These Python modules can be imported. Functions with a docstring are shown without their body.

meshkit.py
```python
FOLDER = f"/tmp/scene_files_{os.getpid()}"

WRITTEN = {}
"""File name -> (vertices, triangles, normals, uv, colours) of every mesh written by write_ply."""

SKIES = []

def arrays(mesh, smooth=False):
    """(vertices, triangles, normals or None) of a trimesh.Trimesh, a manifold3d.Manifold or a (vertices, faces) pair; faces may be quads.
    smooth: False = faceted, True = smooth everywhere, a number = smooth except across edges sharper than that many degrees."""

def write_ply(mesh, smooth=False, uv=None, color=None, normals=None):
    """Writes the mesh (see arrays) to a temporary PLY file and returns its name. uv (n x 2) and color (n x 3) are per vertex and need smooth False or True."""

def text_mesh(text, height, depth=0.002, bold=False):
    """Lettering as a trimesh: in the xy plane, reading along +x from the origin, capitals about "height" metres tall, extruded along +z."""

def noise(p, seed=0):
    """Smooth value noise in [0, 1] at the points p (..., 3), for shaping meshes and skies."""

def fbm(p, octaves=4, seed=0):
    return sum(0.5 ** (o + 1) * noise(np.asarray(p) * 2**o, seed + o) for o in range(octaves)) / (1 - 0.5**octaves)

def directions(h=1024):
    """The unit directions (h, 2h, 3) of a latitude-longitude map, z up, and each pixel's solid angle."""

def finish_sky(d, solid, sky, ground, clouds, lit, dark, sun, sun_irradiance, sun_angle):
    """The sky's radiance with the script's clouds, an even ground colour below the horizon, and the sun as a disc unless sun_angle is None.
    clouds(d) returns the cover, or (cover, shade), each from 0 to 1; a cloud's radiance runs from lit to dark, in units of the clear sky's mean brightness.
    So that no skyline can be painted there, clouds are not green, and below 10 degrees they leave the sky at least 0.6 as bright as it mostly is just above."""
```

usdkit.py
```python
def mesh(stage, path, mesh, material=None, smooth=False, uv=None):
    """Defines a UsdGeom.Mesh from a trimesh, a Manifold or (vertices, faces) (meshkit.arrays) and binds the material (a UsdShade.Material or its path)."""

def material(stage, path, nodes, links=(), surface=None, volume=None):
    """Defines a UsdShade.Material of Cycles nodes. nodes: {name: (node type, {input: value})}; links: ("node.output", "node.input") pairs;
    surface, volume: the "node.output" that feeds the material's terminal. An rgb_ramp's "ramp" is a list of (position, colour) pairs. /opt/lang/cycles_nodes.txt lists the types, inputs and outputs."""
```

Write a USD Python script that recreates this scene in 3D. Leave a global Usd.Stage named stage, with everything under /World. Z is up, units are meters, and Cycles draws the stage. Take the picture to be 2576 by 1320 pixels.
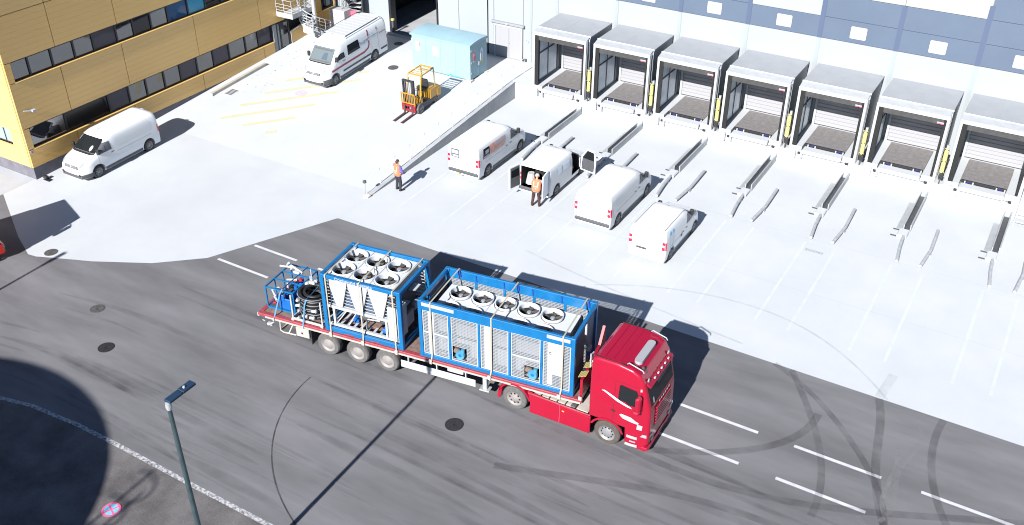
import math, random, re
import numpy as np, trimesh, shapely, manifold3d as mf
from shapely.geometry import Polygon, LineString, box as sbox
from shapely.ops import unary_union
import usdkit, meshkit
from pxr import Usd, UsdGeom, UsdLux, UsdShade, Sdf, Gf, Vt

stage = Usd.Stage.CreateInMemory()
UsdGeom.SetStageUpAxis(stage, UsdGeom.Tokens.z)
UsdGeom.SetStageMetersPerUnit(stage, 1.0)
UsdGeom.Xform.Define(stage, '/World')
UsdGeom.Scope.Define(stage, '/World/Looks')
rng = random.Random(11)

# ------------------------------------------------------------------ camera
CAM_H, YAW, PITCH, ROLL = 24.158, -0.53596, 0.57570, -0.00236
F_PX, W_PX = 2468.8, 2576.0
cam = UsdGeom.Camera.Define(stage, '/World/camera')
cam.CreateHorizontalApertureAttr(36.0)
cam.CreateVerticalApertureAttr(36.0 * 1320 / 2576)
cam.CreateFocalLengthAttr(36.0 * F_PX / W_PX)
cam.CreateClippingRangeAttr(Gf.Vec2f(0.5, 2000))
cam.CreateExposureAttr(1.2)
_f = np.array([math.sin(YAW) * math.cos(PITCH), math.cos(YAW) * math.cos(PITCH), -math.sin(PITCH)])
_r = np.array([math.cos(YAW), -math.sin(YAW), 0.0])
_d = np.cross(_f, _r)
_r2 = math.cos(ROLL) * _r + math.sin(ROLL) * _d
_d2 = -math.sin(ROLL) * _r + math.cos(ROLL) * _d
UsdGeom.Xformable(cam).AddTransformOp().Set(Gf.Matrix4d(*_r2, 0, *(-_d2), 0, *(-_f), 0, 0, 0, CAM_H, 1))

# ------------------------------------------------------------------ sky and sun
SUN_AZ, SUN_EL = math.radians(178.2), math.radians(32.0)
sky = UsdLux.DomeLight.Define(stage, '/World/sky')
skym = usdkit.material(stage, '/World/Looks/sky_light', {
    't': ('sky_texture', {'sky_type': 'single_scattering', 'sun_disc': False, 'sun_elevation': SUN_EL, 'sun_rotation': SUN_AZ, 'ozone_density': 6.0, 'aerosol_density': 0.3}),
    'b': ('background_shader', {'strength': 0.05})}, [('t.color', 'b.color')], surface='b.background')
UsdShade.MaterialBindingAPI.Apply(sky.GetPrim()).Bind(skym)
sky.GetPrim().SetCustomDataByKey('kind', 'structure')
sun = UsdLux.DistantLight.Define(stage, '/World/sun')
sun.CreateNormalizeAttr(True)
sun.CreateIntensityAttr(1.25)
sun.CreateAngleAttr(0.5)
sun.CreateColorAttr(Gf.Vec3f(1.0, 0.98, 0.95))
_s = np.array([math.sin(SUN_AZ) * math.cos(SUN_EL), math.cos(SUN_AZ) * math.cos(SUN_EL), math.sin(SUN_EL)])
_x = np.cross([0, 0, 1], _s); _x /= np.linalg.norm(_x); _y = np.cross(_s, _x)
UsdGeom.Xformable(sun).AddTransformOp().Set(Gf.Matrix4d(*_x, 0, *_y, 0, *_s, 0, 0, 0, 60, 1))

# ------------------------------------------------------------------ materials
LOOKS = {}
def plain(name, col, rough=0.5, metal=0.0, spec=0.5, coat=0.0, var=0.0, scale=3.0, bump=0.0, bscale=60.0):
    """A principled material; var adds mottled wear of the colour, bump a fine relief."""
    nodes = {'p': ('principled_bsdf', {'base_color': col, 'roughness': rough, 'metallic': metal, 'specular_ior_level': spec, 'coat_weight': coat, 'coat_roughness': 0.08})}
    links = []
    if var or bump:
        nodes['tc'] = ('texture_coordinate', {})
    if var:
        nodes['n'] = ('noise_texture', {'scale': scale, 'detail': 5.0, 'roughness': 0.6})
        nodes['r'] = ('rgb_ramp', {'ramp': [(0.3, tuple(c * (1 - var) for c in col)), (0.7, tuple(min(1, c * (1 + var)) for c in col))]})
        links += [('tc.object', 'n.vector'), ('n.fac', 'r.fac'), ('r.color', 'p.base_color')]
    if bump:
        nodes['n2'] = ('noise_texture', {'scale': bscale, 'detail': 3.0})
        nodes['b'] = ('bump', {'strength': bump, 'distance': 0.01})
        links += [('tc.object', 'n2.vector'), ('n2.fac', 'b.height'), ('b.normal', 'p.normal')]
    LOOKS[name] = usdkit.material(stage, '/World/Looks/' + name, nodes, links, surface='p.BSDF')

plain('white_paint', (0.60, 0.615, 0.63), 0.28, coat=0.3, var=0.02, scale=1.2)
plain('white_frame', (0.38, 0.395, 0.41), 0.45, var=0.03)
plain('grey_seam', (0.22, 0.23, 0.245), 0.6)
plain('black_plastic', (0.018, 0.018, 0.02), 0.55, var=0.2)
plain('dark_plastic', (0.06, 0.062, 0.068), 0.6, var=0.15)
plain('tyre_rubber', (0.035, 0.034, 0.034), 0.85, var=0.25, scale=8)
plain('dusty_rubber', (0.085, 0.082, 0.08), 0.9, var=0.25, scale=6)
plain('brown_rubber', (0.062, 0.05, 0.043), 0.9, var=0.25, scale=6)
plain('rim_grey', (0.22, 0.22, 0.225), 0.4, 0.3, var=0.1)
plain('rim_dusty', (0.20, 0.185, 0.18), 0.6, 0.1, var=0.15)
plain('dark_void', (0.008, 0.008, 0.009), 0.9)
plain('red_lens', (0.55, 0.01, 0.04), 0.2, coat=0.5)
plain('clear_lens', (0.24, 0.27, 0.285), 0.12, coat=0.5)
plain('green_lens', (0.02, 0.35, 0.15), 0.25)
plain('blade_grey', (0.05, 0.046, 0.044), 0.6)
plain('mesh_steel', (0.235, 0.25, 0.27), 0.5)
plain('fork_steel', (0.10, 0.05, 0.05), 0.6, 0.3)
plain('coil_blue', (0.05, 0.075, 0.12), 0.6, var=0.3, scale=30)
plain('rail_pale', (0.78, 0.8, 0.82), 0.5)
plain('deck_white', (0.46, 0.475, 0.49), 0.45, var=0.04)
plain('faded_pink', (0.46, 0.33, 0.38), 0.7, var=0.1, scale=9)
plain('faded_blue', (0.36, 0.39, 0.47), 0.7, var=0.1, scale=9)
plain('orange_lens', (0.8, 0.3, 0.03), 0.3)
plain('truck_red', (0.27, 0.003, 0.021), 0.25, coat=0.5, var=0.04, scale=1.0)
plain('trailer_red', (0.24, 0.04, 0.05), 0.5, var=0.3, scale=9)
plain('trailer_red2', (0.24, 0.004, 0.016), 0.4, var=0.15, scale=3)
plain('cream_paint', (0.35, 0.32, 0.28), 0.5, var=0.12)
plain('plywood', (0.16, 0.105, 0.085), 0.75, var=0.4, scale=5)
plain('frame_blue', (0.003, 0.105, 0.265), 0.38, coat=0.25, var=0.12, scale=2.5)
plain('pump_blue', (0.006, 0.09, 0.33), 0.4, var=0.1)
plain('light_pump_blue', (0.055, 0.21, 0.33), 0.4)
plain('unit_white', (0.36, 0.37, 0.385), 0.45, var=0.04)
plain('unit_grey', (0.20, 0.215, 0.235), 0.5, var=0.1)
plain('galvanised', (0.34, 0.355, 0.37), 0.45, 0.2, var=0.15, scale=4)
plain('alloy', (0.33, 0.345, 0.36), 0.42, 0.2, var=0.08)
plain('dock_roof', (0.25, 0.26, 0.275), 0.45, 0.0, var=0.06, scale=1.5)
plain('brush_black', (0.009, 0.009, 0.009), 0.9, var=0.3)
plain('flap_grey', (0.04, 0.039, 0.038), 0.8, var=0.2)
plain('door_grey', (0.27, 0.27, 0.285), 0.5)
plain('leveller_steel', (0.165, 0.155, 0.155), 0.7, 0.0, var=0.22, scale=5)
plain('panel_tint', (0.68, 0.77, 0.84), 0.25, var=0.1)
plain('bumper_blue', (0.006, 0.008, 0.16), 0.5)
plain('yellow_guard', (0.42, 0.37, 0.13), 0.5, var=0.1)
plain('yellow_pale', (0.40, 0.35, 0.13), 0.55)
plain('forklift_yellow', (0.42, 0.22, 0.018), 0.4, coat=0.3, var=0.08)
plain('forklift_red', (0.26, 0.008, 0.02), 0.45)
plain('kiosk_blue', (0.21, 0.33, 0.38), 0.55, var=0.05, scale=1.5)
plain('kiosk_dark_blue', (0.05, 0.42, 0.55), 0.55)
plain('poster_white', (0.34, 0.34, 0.36), 0.6)
plain('sign_red', (0.55, 0.10, 0.15), 0.6)
plain('sign_ink', (0.24, 0.25, 0.26), 0.6)
plain('ink_blue', (0.14, 0.18, 0.33), 0.5)
plain('stripe_red', (0.26, 0.025, 0.07), 0.4)
plain('sticker_blue', (0.04, 0.36, 0.62), 0.4)
plain('sticker_pale', (0.45, 0.6, 0.74), 0.4)
plain('poster_orange', (0.55, 0.28, 0.22), 0.4, var=0.3, scale=4)
plain('poster_grey', (0.34, 0.31, 0.36), 0.4)
plain('plinth_grey', (0.12, 0.115, 0.135), 0.8, var=0.2, scale=2, bump=0.2)
plain('tan_trim', (0.62, 0.40, 0.13), 0.5)
plain('window_frame', (0.012, 0.013, 0.018), 0.4)
plain('room_dark', (0.03, 0.028, 0.028), 0.9)
plain('wall_light', (0.262, 0.285, 0.308), 0.6, var=0.02, scale=0.4)
plain('wall_cream', (0.325, 0.325, 0.30), 0.6)
plain('wall_blue', (0.074, 0.10, 0.145), 0.55, var=0.05, scale=0.5)
plain('seam_blue', (0.058, 0.08, 0.135), 0.6)
plain('seam_light', (0.245, 0.27, 0.28), 0.5)
plain('lamp_blue', (0.02, 0.045, 0.085), 0.4, 0.3)
plain('lamp_pole', (0.055, 0.085, 0.095), 0.4, 0.4, var=0.2)
plain('cast_iron', (0.085, 0.08, 0.082), 0.7, 0.3, var=0.4, scale=14)
plain('cast_iron_dark', (0.022, 0.022, 0.024), 0.7, 0.3, var=0.4, scale=14)
plain('cover_pink', (0.62, 0.10, 0.20), 0.6, var=0.1, scale=9)
plain('cover_blue', (0.16, 0.40, 0.58), 0.6, var=0.1, scale=9)
plain('strap_cream', (0.30, 0.275, 0.22), 0.8)
plain('strap_blue', (0.06, 0.18, 0.33), 0.8)
plain('strap_dark_blue', (0.01, 0.03, 0.25), 0.8)
plain('hose_black', (0.012, 0.011, 0.012), 0.45)
plain('skin', (0.45, 0.24, 0.16), 0.6)
plain('hair_dark', (0.05, 0.025, 0.02), 0.8)
plain('vest_orange', (0.5, 0.15, 0.07), 0.8, var=0.06)
plain('reflective', (0.4, 0.36, 0.32), 0.4)
plain('jacket_blue', (0.10, 0.08, 0.30), 0.85)
plain('jacket_white', (0.38, 0.35, 0.35), 0.85)
plain('trousers_navy', (0.022, 0.022, 0.034), 0.9)
plain('trousers_brown', (0.045, 0.018, 0.018), 0.9)
plain('boot_black', (0.015, 0.013, 0.013), 0.7)
plain('bag_white', (0.36, 0.35, 0.37), 0.8, var=0.1)
plain('lorry_red', (0.32, 0.01, 0.006), 0.3, coat=0.4)
plain('stone_block', (0.5, 0.44, 0.4), 0.9, var=0.2)
plain('tank_grey', (0.3, 0.3, 0.3), 0.6)

def glass(name, tint, mirror):
    """Coated glass: a dark tinted body with a strong clear reflection."""
    LOOKS[name] = usdkit.material(stage, '/World/Looks/' + name, {
        'd': ('diffuse_bsdf', {'color': tint}), 'g': ('glossy_bsdf', {'color': (0.92, 0.95, 1.0), 'roughness': 0.03}),
        'f': ('layer_weight', {'blend': mirror}), 'm': ('mix_closure', {})},
        [('f.fresnel', 'm.fac'), ('d.BSDF', 'm.closure1'), ('g.BSDF', 'm.closure2')], surface='m.closure')
glass('car_glass', (0.012, 0.014, 0.016), 0.22)
glass('car_glass_grey', (0.09, 0.095, 0.105), 0.22)
glass('car_glass_pale', (0.24, 0.29, 0.30), 0.35)
glass('screen_glass', (0.11, 0.135, 0.145), 0.3)
glass('car_glass_blue', (0.07, 0.095, 0.13), 0.3)
glass('office_glass', (0.012, 0.012, 0.014), 0.56)
glass('office_glass_screen', (0.075, 0.07, 0.085), 0.22)
glass('office_glass_dark', (0.010, 0.010, 0.012), 0.30)
glass('office_glass_blue', (0.01, 0.06, 0.16), 0.25)
glass('office_glass_cyan', (0.02, 0.24, 0.40), 0.25)

def ground_look(name, lo, hi, big, fine, stretch=(1, 1, 1), rough=0.9, spread=0.13):
    nodes = {'g': ('geometry', {}), 'm': ('mapping', {'scale': stretch}),
             'n1': ('noise_texture', {'scale': big, 'detail': 6.0, 'roughness': 0.62}),
             'n2': ('noise_texture', {'scale': fine, 'detail': 3.0, 'roughness': 0.7}),
             'mx': ('math', {'math_type': 'multiply_add', 'value2': 0.35}), 'sub': ('math', {'math_type': 'multiply', 'value2': 0.65}),
             'r': ('rgb_ramp', {'ramp': [(0.5 - spread, lo), (0.5 + spread, hi)]}),
             'b': ('bump', {'strength': 0.25, 'distance': 0.01}), 'p': ('principled_bsdf', {'roughness': rough, 'specular_ior_level': 0.3})}
    links = [('g.position', 'm.vector'), ('m.vector', 'n1.vector'), ('g.position', 'n2.vector'), ('n1.fac', 'sub.value1'), ('n2.fac', 'mx.value1'), ('sub.value', 'mx.value3'),
             ('mx.value', 'r.fac'), ('r.color', 'p.base_color'), ('n2.fac', 'b.height'), ('b.normal', 'p.normal')]
    LOOKS[name] = usdkit.material(stage, '/World/Looks/' + name, nodes, links, surface='p.BSDF')
ground_look('asphalt', (0.098, 0.096, 0.102), (0.158, 0.154, 0.163), 0.6, 34.0, (0.3, 1.2, 1))
ground_look('asphalt_brown', (0.062, 0.056, 0.058), (0.135, 0.127, 0.127), 0.8, 18.0)
ground_look('concrete', (0.39, 0.405, 0.42), (0.43, 0.445, 0.46), 0.35, 20.0)
ground_look('concrete_grey', (0.30, 0.315, 0.34), (0.36, 0.375, 0.40), 0.6, 20.0)
ground_look('concrete_wall', (0.27, 0.28, 0.29), (0.36, 0.37, 0.38), 0.9, 14.0)
ground_look('road_white', (0.38, 0.38, 0.40), (0.52, 0.52, 0.54), 3.0, 40.0, rough=0.7)
ground_look('road_white_soft', (0.40, 0.43, 0.46), (0.46, 0.49, 0.52), 2.0, 30.0, rough=0.8)
ground_look('road_yellow', (0.40, 0.385, 0.265), (0.45, 0.425, 0.27), 3.0, 40.0, rough=0.8)

def worn(name, col, thresh, soft, scale, stretch=(1, 1, 1), top=1.0):
    """Paint or rubber on the ground that lets the surface below show through where it has worn off."""
    LOOKS[name] = usdkit.material(stage, '/World/Looks/' + name, {
        'g': ('geometry', {}), 'mp': ('mapping', {'scale': stretch}), 'n': ('noise_texture', {'scale': scale, 'detail': 5.0, 'roughness': 0.65}),
        'r': ('rgb_ramp', {'ramp': [(thresh - soft, (0, 0, 0)), (thresh + soft, (top, top, top))]}),
        'd': ('diffuse_bsdf', {'color': col}), 't': ('transparent_bsdf', {}), 'm': ('mix_closure', {})},
        [('g.position', 'mp.vector'), ('mp.vector', 'n.vector'), ('n.fac', 'r.fac'), ('r.color', 'm.fac'), ('t.BSDF', 'm.closure1'), ('d.BSDF', 'm.closure2')], surface='m.closure')
worn('edge_paint', (0.40, 0.40, 0.415), 0.47, 0.10, 9.0)
worn('tyre_mark', (0.05, 0.048, 0.05), 0.36, 0.2, 1.6, top=0.75)
worn('streak_dark', (0.06, 0.058, 0.062), 0.5, 0.2, 0.8, top=0.2)
worn('streak_pale', (0.23, 0.225, 0.235), 0.5, 0.2, 0.8, top=0.2)
worn('tyre_mark_faint', (0.06, 0.058, 0.062), 0.55, 0.28, 0.9, top=0.42)
worn('tyre_mark_concrete', (0.28, 0.30, 0.32), 0.6, 0.3, 1.0, top=0.35)
worn('scuff_pale', (0.25, 0.245, 0.25), 0.55, 0.22, 2.2, top=0.6)

# facade cassettes: colour with fine horizontal joints pressed into the sheet
def cassette(name, col):
    LOOKS[name] = usdkit.material(stage, '/World/Looks/' + name, {
        'g': ('geometry', {}), 'sx': ('separate_xyz', {}), 'mu': ('math', {'math_type': 'multiply', 'value2': 3.6}), 'fr': ('math', {'math_type': 'fraction'}),
        'r': ('rgb_ramp', {'ramp': [(0.0, tuple(c * 0.82 for c in col)), (0.05, tuple(c * 0.82 for c in col)), (0.08, col), (1.0, col)]}),
        'rh': ('rgb_ramp', {'ramp': [(0.0, (0, 0, 0)), (0.06, (1, 1, 1)), (1.0, (1, 1, 1))]}),
        'b': ('bump', {'strength': 0.5, 'distance': 0.01}), 'p': ('principled_bsdf', {'roughness': 0.42, 'metallic': 0.12})},
        [('g.position', 'sx.vector'), ('sx.z', 'mu.value1'), ('mu.value', 'fr.value1'), ('fr.value', 'r.fac'), ('fr.value', 'rh.fac'), ('r.color', 'p.base_color'), ('rh.color', 'b.height'), ('b.normal', 'p.normal')], surface='p.BSDF')
cassette('tan_cladding', (0.64, 0.405, 0.145))
cassette('tan_cladding_warm', (0.68, 0.41, 0.13))
cassette('tan_cladding_pale', (0.64, 0.41, 0.155))

# ------------------------------------------------------------------ naming and scene helpers
_used = {}
def path_for(parent, name):
    base = (str(parent.GetPath()) if parent is not None else '/World') + '/' + name
    k = _used.get(base, 0); _used[base] = k + 1
    return base if k == 0 else '%s_%03d' % (base, k)

def setdata(p, label=None, cat=None, group=None, kind=None):
    for k, v in (('label', label), ('category', cat), ('group', group), ('kind', kind)):
        if v: p.SetCustomDataByKey(k, v)
    return p

def arr(m):
    """Meshes, (vertices, faces) pairs, Manifolds or lists of them -> one trimesh."""
    if isinstance(m, trimesh.Trimesh): return m
    if hasattr(m, 'to_mesh'):
        q = m.to_mesh(); return trimesh.Trimesh(np.array(q.vert_properties[:, :3]), np.array(q.tri_verts), process=False)
    if isinstance(m, tuple): 
        v, f = np.asarray(m[0], float), np.asarray(m[1], int)
        if f.shape[1] == 4: f = np.vstack([f[:, [0, 1, 2]], f[:, [0, 2, 3]]])
        return trimesh.Trimesh(v, f, process=False)
    return trimesh.util.concatenate([arr(x) for x in m])

def obj(name, mesh, mat, parent=None, smooth=False, label=None, cat=None, group=None, kind=None):
    p = usdkit.mesh(stage, path_for(parent, name), arr(mesh), LOOKS[mat], smooth=smooth).GetPrim()
    return setdata(p, label, cat, group, kind)

def objs(name, meshes, mat, parent=None, smooth=False):
    for m in meshes: obj(name, m, mat, parent, smooth)

def xf(prim, loc=(0, 0, 0), rotz=0.0, pitch=0.0):
    """Places a prim: x forward is turned by rotz about z, after pitching about its own y (nose up positive)."""
    c, s = math.cos(rotz), math.sin(rotz); cp, sp = math.cos(pitch), math.sin(pitch)
    ax = np.array([c * cp, s * cp, sp]); ay = np.array([-s, c, 0.0]); az = np.cross(ax, ay)
    UsdGeom.Xformable(prim).AddTransformOp().Set(Gf.Matrix4d(*map(float, ax), 0, *map(float, ay), 0, *map(float, az), 0, *map(float, loc), 1))

def thing(name, label=None, cat=None, loc=(0, 0, 0), rotz=0.0, pitch=0.0, group=None, kind=None, parent=None):
    x = UsdGeom.Xform.Define(stage, path_for(parent, name))
    xf(x, loc, rotz, pitch)
    return setdata(x.GetPrim(), label, cat, group, kind)

def part(name, parent, loc=(0, 0, 0), rotz=0.0, label=None):
    return thing(name, label, None, loc, rotz, parent=parent)

def copy_of(proto, label, loc, rotz=0.0, pitch=0.0, cat=None, group=None):
    was = proto.GetCustomData()
    name = re.sub(r'_[0-9]{3}$', '', proto.GetName())
    x = UsdGeom.Xform.Define(stage, path_for(None, name))
    xf(x, loc, rotz, pitch)
    x.GetPrim().GetReferences().AddInternalReference(proto.GetPath())
    x.GetPrim().SetInstanceable(True)
    # the copy has a place of its own
    return setdata(x.GetPrim(), label, cat or was.get('category'), group or was.get('group'))

# ------------------------------------------------------------------ mesh helpers
BOXF = np.array([[0, 3, 2, 1], [4, 5, 6, 7], [0, 1, 5, 4], [1, 2, 6, 5], [2, 3, 7, 6], [3, 0, 4, 7]])
def box(x0, x1, y0, y1, z0, z1):
    return (np.array([[x0, y0, z0], [x1, y0, z0], [x1, y1, z0], [x0, y1, z0], [x0, y0, z1], [x1, y0, z1], [x1, y1, z1], [x0, y1, z1]], float), BOXF)

def rbox(x0, x1, y0, y1, z0, z1, c=0.02):
    pts = []
    for x, sx in ((x0, 1), (x1, -1)):
        for y, sy in ((y0, 1), (y1, -1)):
            for z, sz in ((z0, 1), (z1, -1)):
                pts += [(x + sx * c, y + sy * c, z), (x + sx * c, y, z + sz * c), (x, y + sy * c, z + sz * c)]
    return arr(mf.Manifold.hull_points(np.array(pts, np.float64)))

def bar(p, q, w, h=None, up=(0, 0, 1)):
    p, q = np.array(p, float), np.array(q, float); h = w if h is None else h
    d = q - p; d /= np.linalg.norm(d); up = np.array(up, float)
    if abs(d @ up) > 0.98: up = np.array([1.0, 0, 0])
    s = np.cross(d, up); s /= np.linalg.norm(s); u = np.cross(s, d)
    s, u = s * w / 2, u * h / 2
    return (np.array([p - s - u, p + s - u, p + s + u, p - s + u, q - s - u, q + s - u, q + s + u, q - s + u]), np.array([[0, 1, 2, 3], [4, 7, 6, 5], [0, 4, 5, 1], [1, 5, 6, 2], [2, 6, 7, 3], [3, 7, 4, 0]]))

def tube(pts, r, n=8, closed=False):
    """A swept round tube; r a number or one per point."""
    P = np.array(pts, float); m = len(P); R = np.full(m, r) if np.ndim(r) == 0 else np.array(r)
    T = np.zeros_like(P)
    for i in range(m):
        a, b = (P[(i - 1) % m], P[(i + 1) % m]) if closed else (P[max(i - 1, 0)], P[min(i + 1, m - 1)])
        T[i] = (b - a) / max(np.linalg.norm(b - a), 1e-9)
    ref = np.array([0, 0, 1.0]) if abs(T[0][2]) < 0.9 else np.array([1.0, 0, 0])
    V, prev = [], None
    for i in range(m):
        s = np.cross(T[i], ref) if prev is None else prev - T[i] * (prev @ T[i])
        s /= np.linalg.norm(s); prev = s; u = np.cross(T[i], s)
        a = np.arange(n) / n * 2 * np.pi
        V.append(P[i] + R[i] * (np.cos(a)[:, None] * s + np.sin(a)[:, None] * u))
    V = np.vstack(V); F = []
    for i in range(m if closed else m - 1):
        j = (i + 1) % m
        for k in range(n):
            l = (k + 1) % n
            F += [[i * n + k, i * n + l, j * n + l], [i * n + k, j * n + l, j * n + k]]
    if not closed:
        V = np.vstack([V, P[0], P[-1]]); c0, c1 = m * n, m * n + 1
        for k in range(n):
            l = (k + 1) % n; F += [[c0, l, k], [c1, (m - 1) * n + k, (m - 1) * n + l]]
    return (V, np.array(F))

def cyl(p, q, r, n=16, r2=None):
    return tube([p, q], [r, r if r2 is None else r2], n)

def lathe(prof, c=(0, 0, 0), axis='z', n=32, a0=0.0, a1=2 * np.pi):
    """Revolves (radius, height) points about an axis through c."""
    prof = np.array(prof, float); full = abs(a1 - a0 - 2 * np.pi) < 1e-6
    A = np.linspace(a0, a1, n + (0 if full else 1), endpoint=not full) if not full else a0 + np.arange(n) / n * 2 * np.pi
    V = np.array([[r * math.cos(a), r * math.sin(a), h] for a in A for r, h in prof]); k = len(prof); F = []
    for i in range(len(A) if full else len(A) - 1):
        j = (i + 1) % len(A)
        for t in range(k - 1):
            F += [[i * k + t, j * k + t, j * k + t + 1], [i * k + t, j * k + t + 1, i * k + t + 1]]
    if axis == 'y': V = V[:, [0, 2, 1]] * [1, 1, -1]
    if axis == 'x': V = V[:, [2, 0, 1]]
    return (V + np.array(c, float), np.array(F))

def prism(poly, plane, a, b):
    """A polygon (points or shapely) in plane xz / xy / yz, extruded along the third axis from a to b."""
    P = poly if isinstance(poly, Polygon) else Polygon(poly)
    if not P.exterior.is_ccw: P = shapely.geometry.polygon.orient(P)
    m = trimesh.creation.extrude_polygon(P, b - a, engine='earcut')
    v = np.array(m.vertices); v[:, 2] += a; f = np.array(m.faces)
    if plane == 'xz': v = v[:, [0, 2, 1]]; f = f[:, ::-1]
    if plane == 'yz': v = v[:, [2, 0, 1]]
    return trimesh.Trimesh(v, f, process=False)

def tri2d(poly, edge):
    v, f = trimesh.creation.triangulate_polygon(poly if isinstance(poly, Polygon) else Polygon(poly), engine='earcut')
    v3 = np.column_stack([v, np.zeros(len(v))])
    if edge: v3, f = trimesh.remesh.subdivide_to_size(v3, f, edge, max_iter=12)
    return v3[:, :2], np.array(f)

def rrect(x0, x1, y0, y1, r): return sbox(x0 + r, y0 + r, x1 - r, y1 - r).buffer(r, quad_segs=3)
def disc(c, r, n=24): return Polygon([(c[0] + r * math.cos(a), c[1] + r * math.sin(a)) for a in np.arange(n) / n * 2 * np.pi])
def sm(a, b, x):
    t = np.clip((np.asarray(x, float) - a) / (b - a), 0, 1); return t * t * (3 - 2 * t)

# ------------------------------------------------------------------ terrain: the dock yard is level, the left yard climbs to the warehouse gate
XW = -28.25                                            # line of the retaining wall
def yard_z(y): return np.minimum(0.07 * np.maximum(np.asarray(y, float) - 33.8, 0), 1.0)
def gz(x, y):
    x, y = np.asarray(x, float), np.asarray(y, float)
    return yard_z(y) * (x < XW + 0.0005) - 0.03 * np.clip(33 - y, 0, 7) * sm(-36, -43, x) * sm(17, 24, y)

def sheet(poly, off, step=None):
    """A flat polygon laid on the terrain, off metres above it, cut into cells of step metres where the terrain bends."""
    V, F, n = [], [], 0
    cells = [poly]
    if step:
        x0, y0, x1, y1 = poly.bounds; cells = []
        for gx in np.arange(math.floor(x0 / step) * step, x1, step):
            for gy in np.arange(math.floor(y0 / step) * step, y1, step):
                c = poly.intersection(sbox(gx, gy, gx + step, gy + step))
                cells += [g for g in getattr(c, 'geoms', [c]) if g.geom_type == 'Polygon' and g.area > 1e-5]
    for c in cells:
        for g in getattr(c, 'geoms', [c]):
            if g.geom_type != 'Polygon' or g.area < 1e-6: continue
            v, f = trimesh.creation.triangulate_polygon(shapely.geometry.polygon.orient(g), engine='earcut')
            z = gz(v[:, 0], v[:, 1]) + off
            V.append(np.column_stack([v, z])); F.append(np.array(f) + n); n += len(v)
    m = trimesh.Trimesh(np.vstack(V), np.vstack(F), process=False)
    m.merge_vertices()
    nz = m.face_normals[:, 2] < 0
    m.faces[nz] = m.faces[nz][:, ::-1]
    return m

def ribbon(pts, w, off):
    return sheet(LineString(pts).buffer(w / 2, cap_style='flat', join_style='round'), off, 1.0 if min(p[0] for p in pts) < -36 else None)

# ------------------------------------------------------------------ ground
EDGE = [(-70, 30.0), (-45.0, 24.6), (-40.2, 22.05), (-38.4, 21.25), (-37.9, 21.3), (-35.37, 22.3), (-32.9, 23.6), (-31.08, 25.2), (-30.44, 26.55), (-28.3, 31.02), (-21.97, 31.05), (70, 31.05)]
yard_poly = Polygon([p for p in EDGE if p[0] < XW] + [(XW, 31.05), (XW, 51.3), (-35.9, 51.3), (-35.9, 62.0), (-40.1, 62.0), (-40.1, 51.3), (-70, 51.3)])
apron_poly = sbox(XW + 0.001, 31.05, 70, 51.3)
pave_poly = Polygon([(-44.68, 26.28), (-44.76, 15.0), (-70, 15.0), (-70, 60), (-61.5, 60), (-61.5, 26.28)])
yard_poly = yard_poly.difference(pave_poly)
near = sbox(-70, -45, 70, 31.6)
asphalt_poly = near.difference(yard_poly.buffer(-0.3)).difference(apron_poly.buffer(-0.3)).difference(pave_poly.buffer(-0.3))
far_ring = sbox(-900, -900, 900, 900).difference(sbox(-69.9, -44.9, 69.9, 59.9))
EL = [(-62, 2.0), (-40, 10.2), (-33.5, 13.3), (-30.63, 14.25), (-29.23, 14.57), (-26.84, 14.75), (-24.96, 14.77), (-21.22, 14.74), (-17.88, 14.74), (-8, 14.74), (60, 14.74)]
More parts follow.
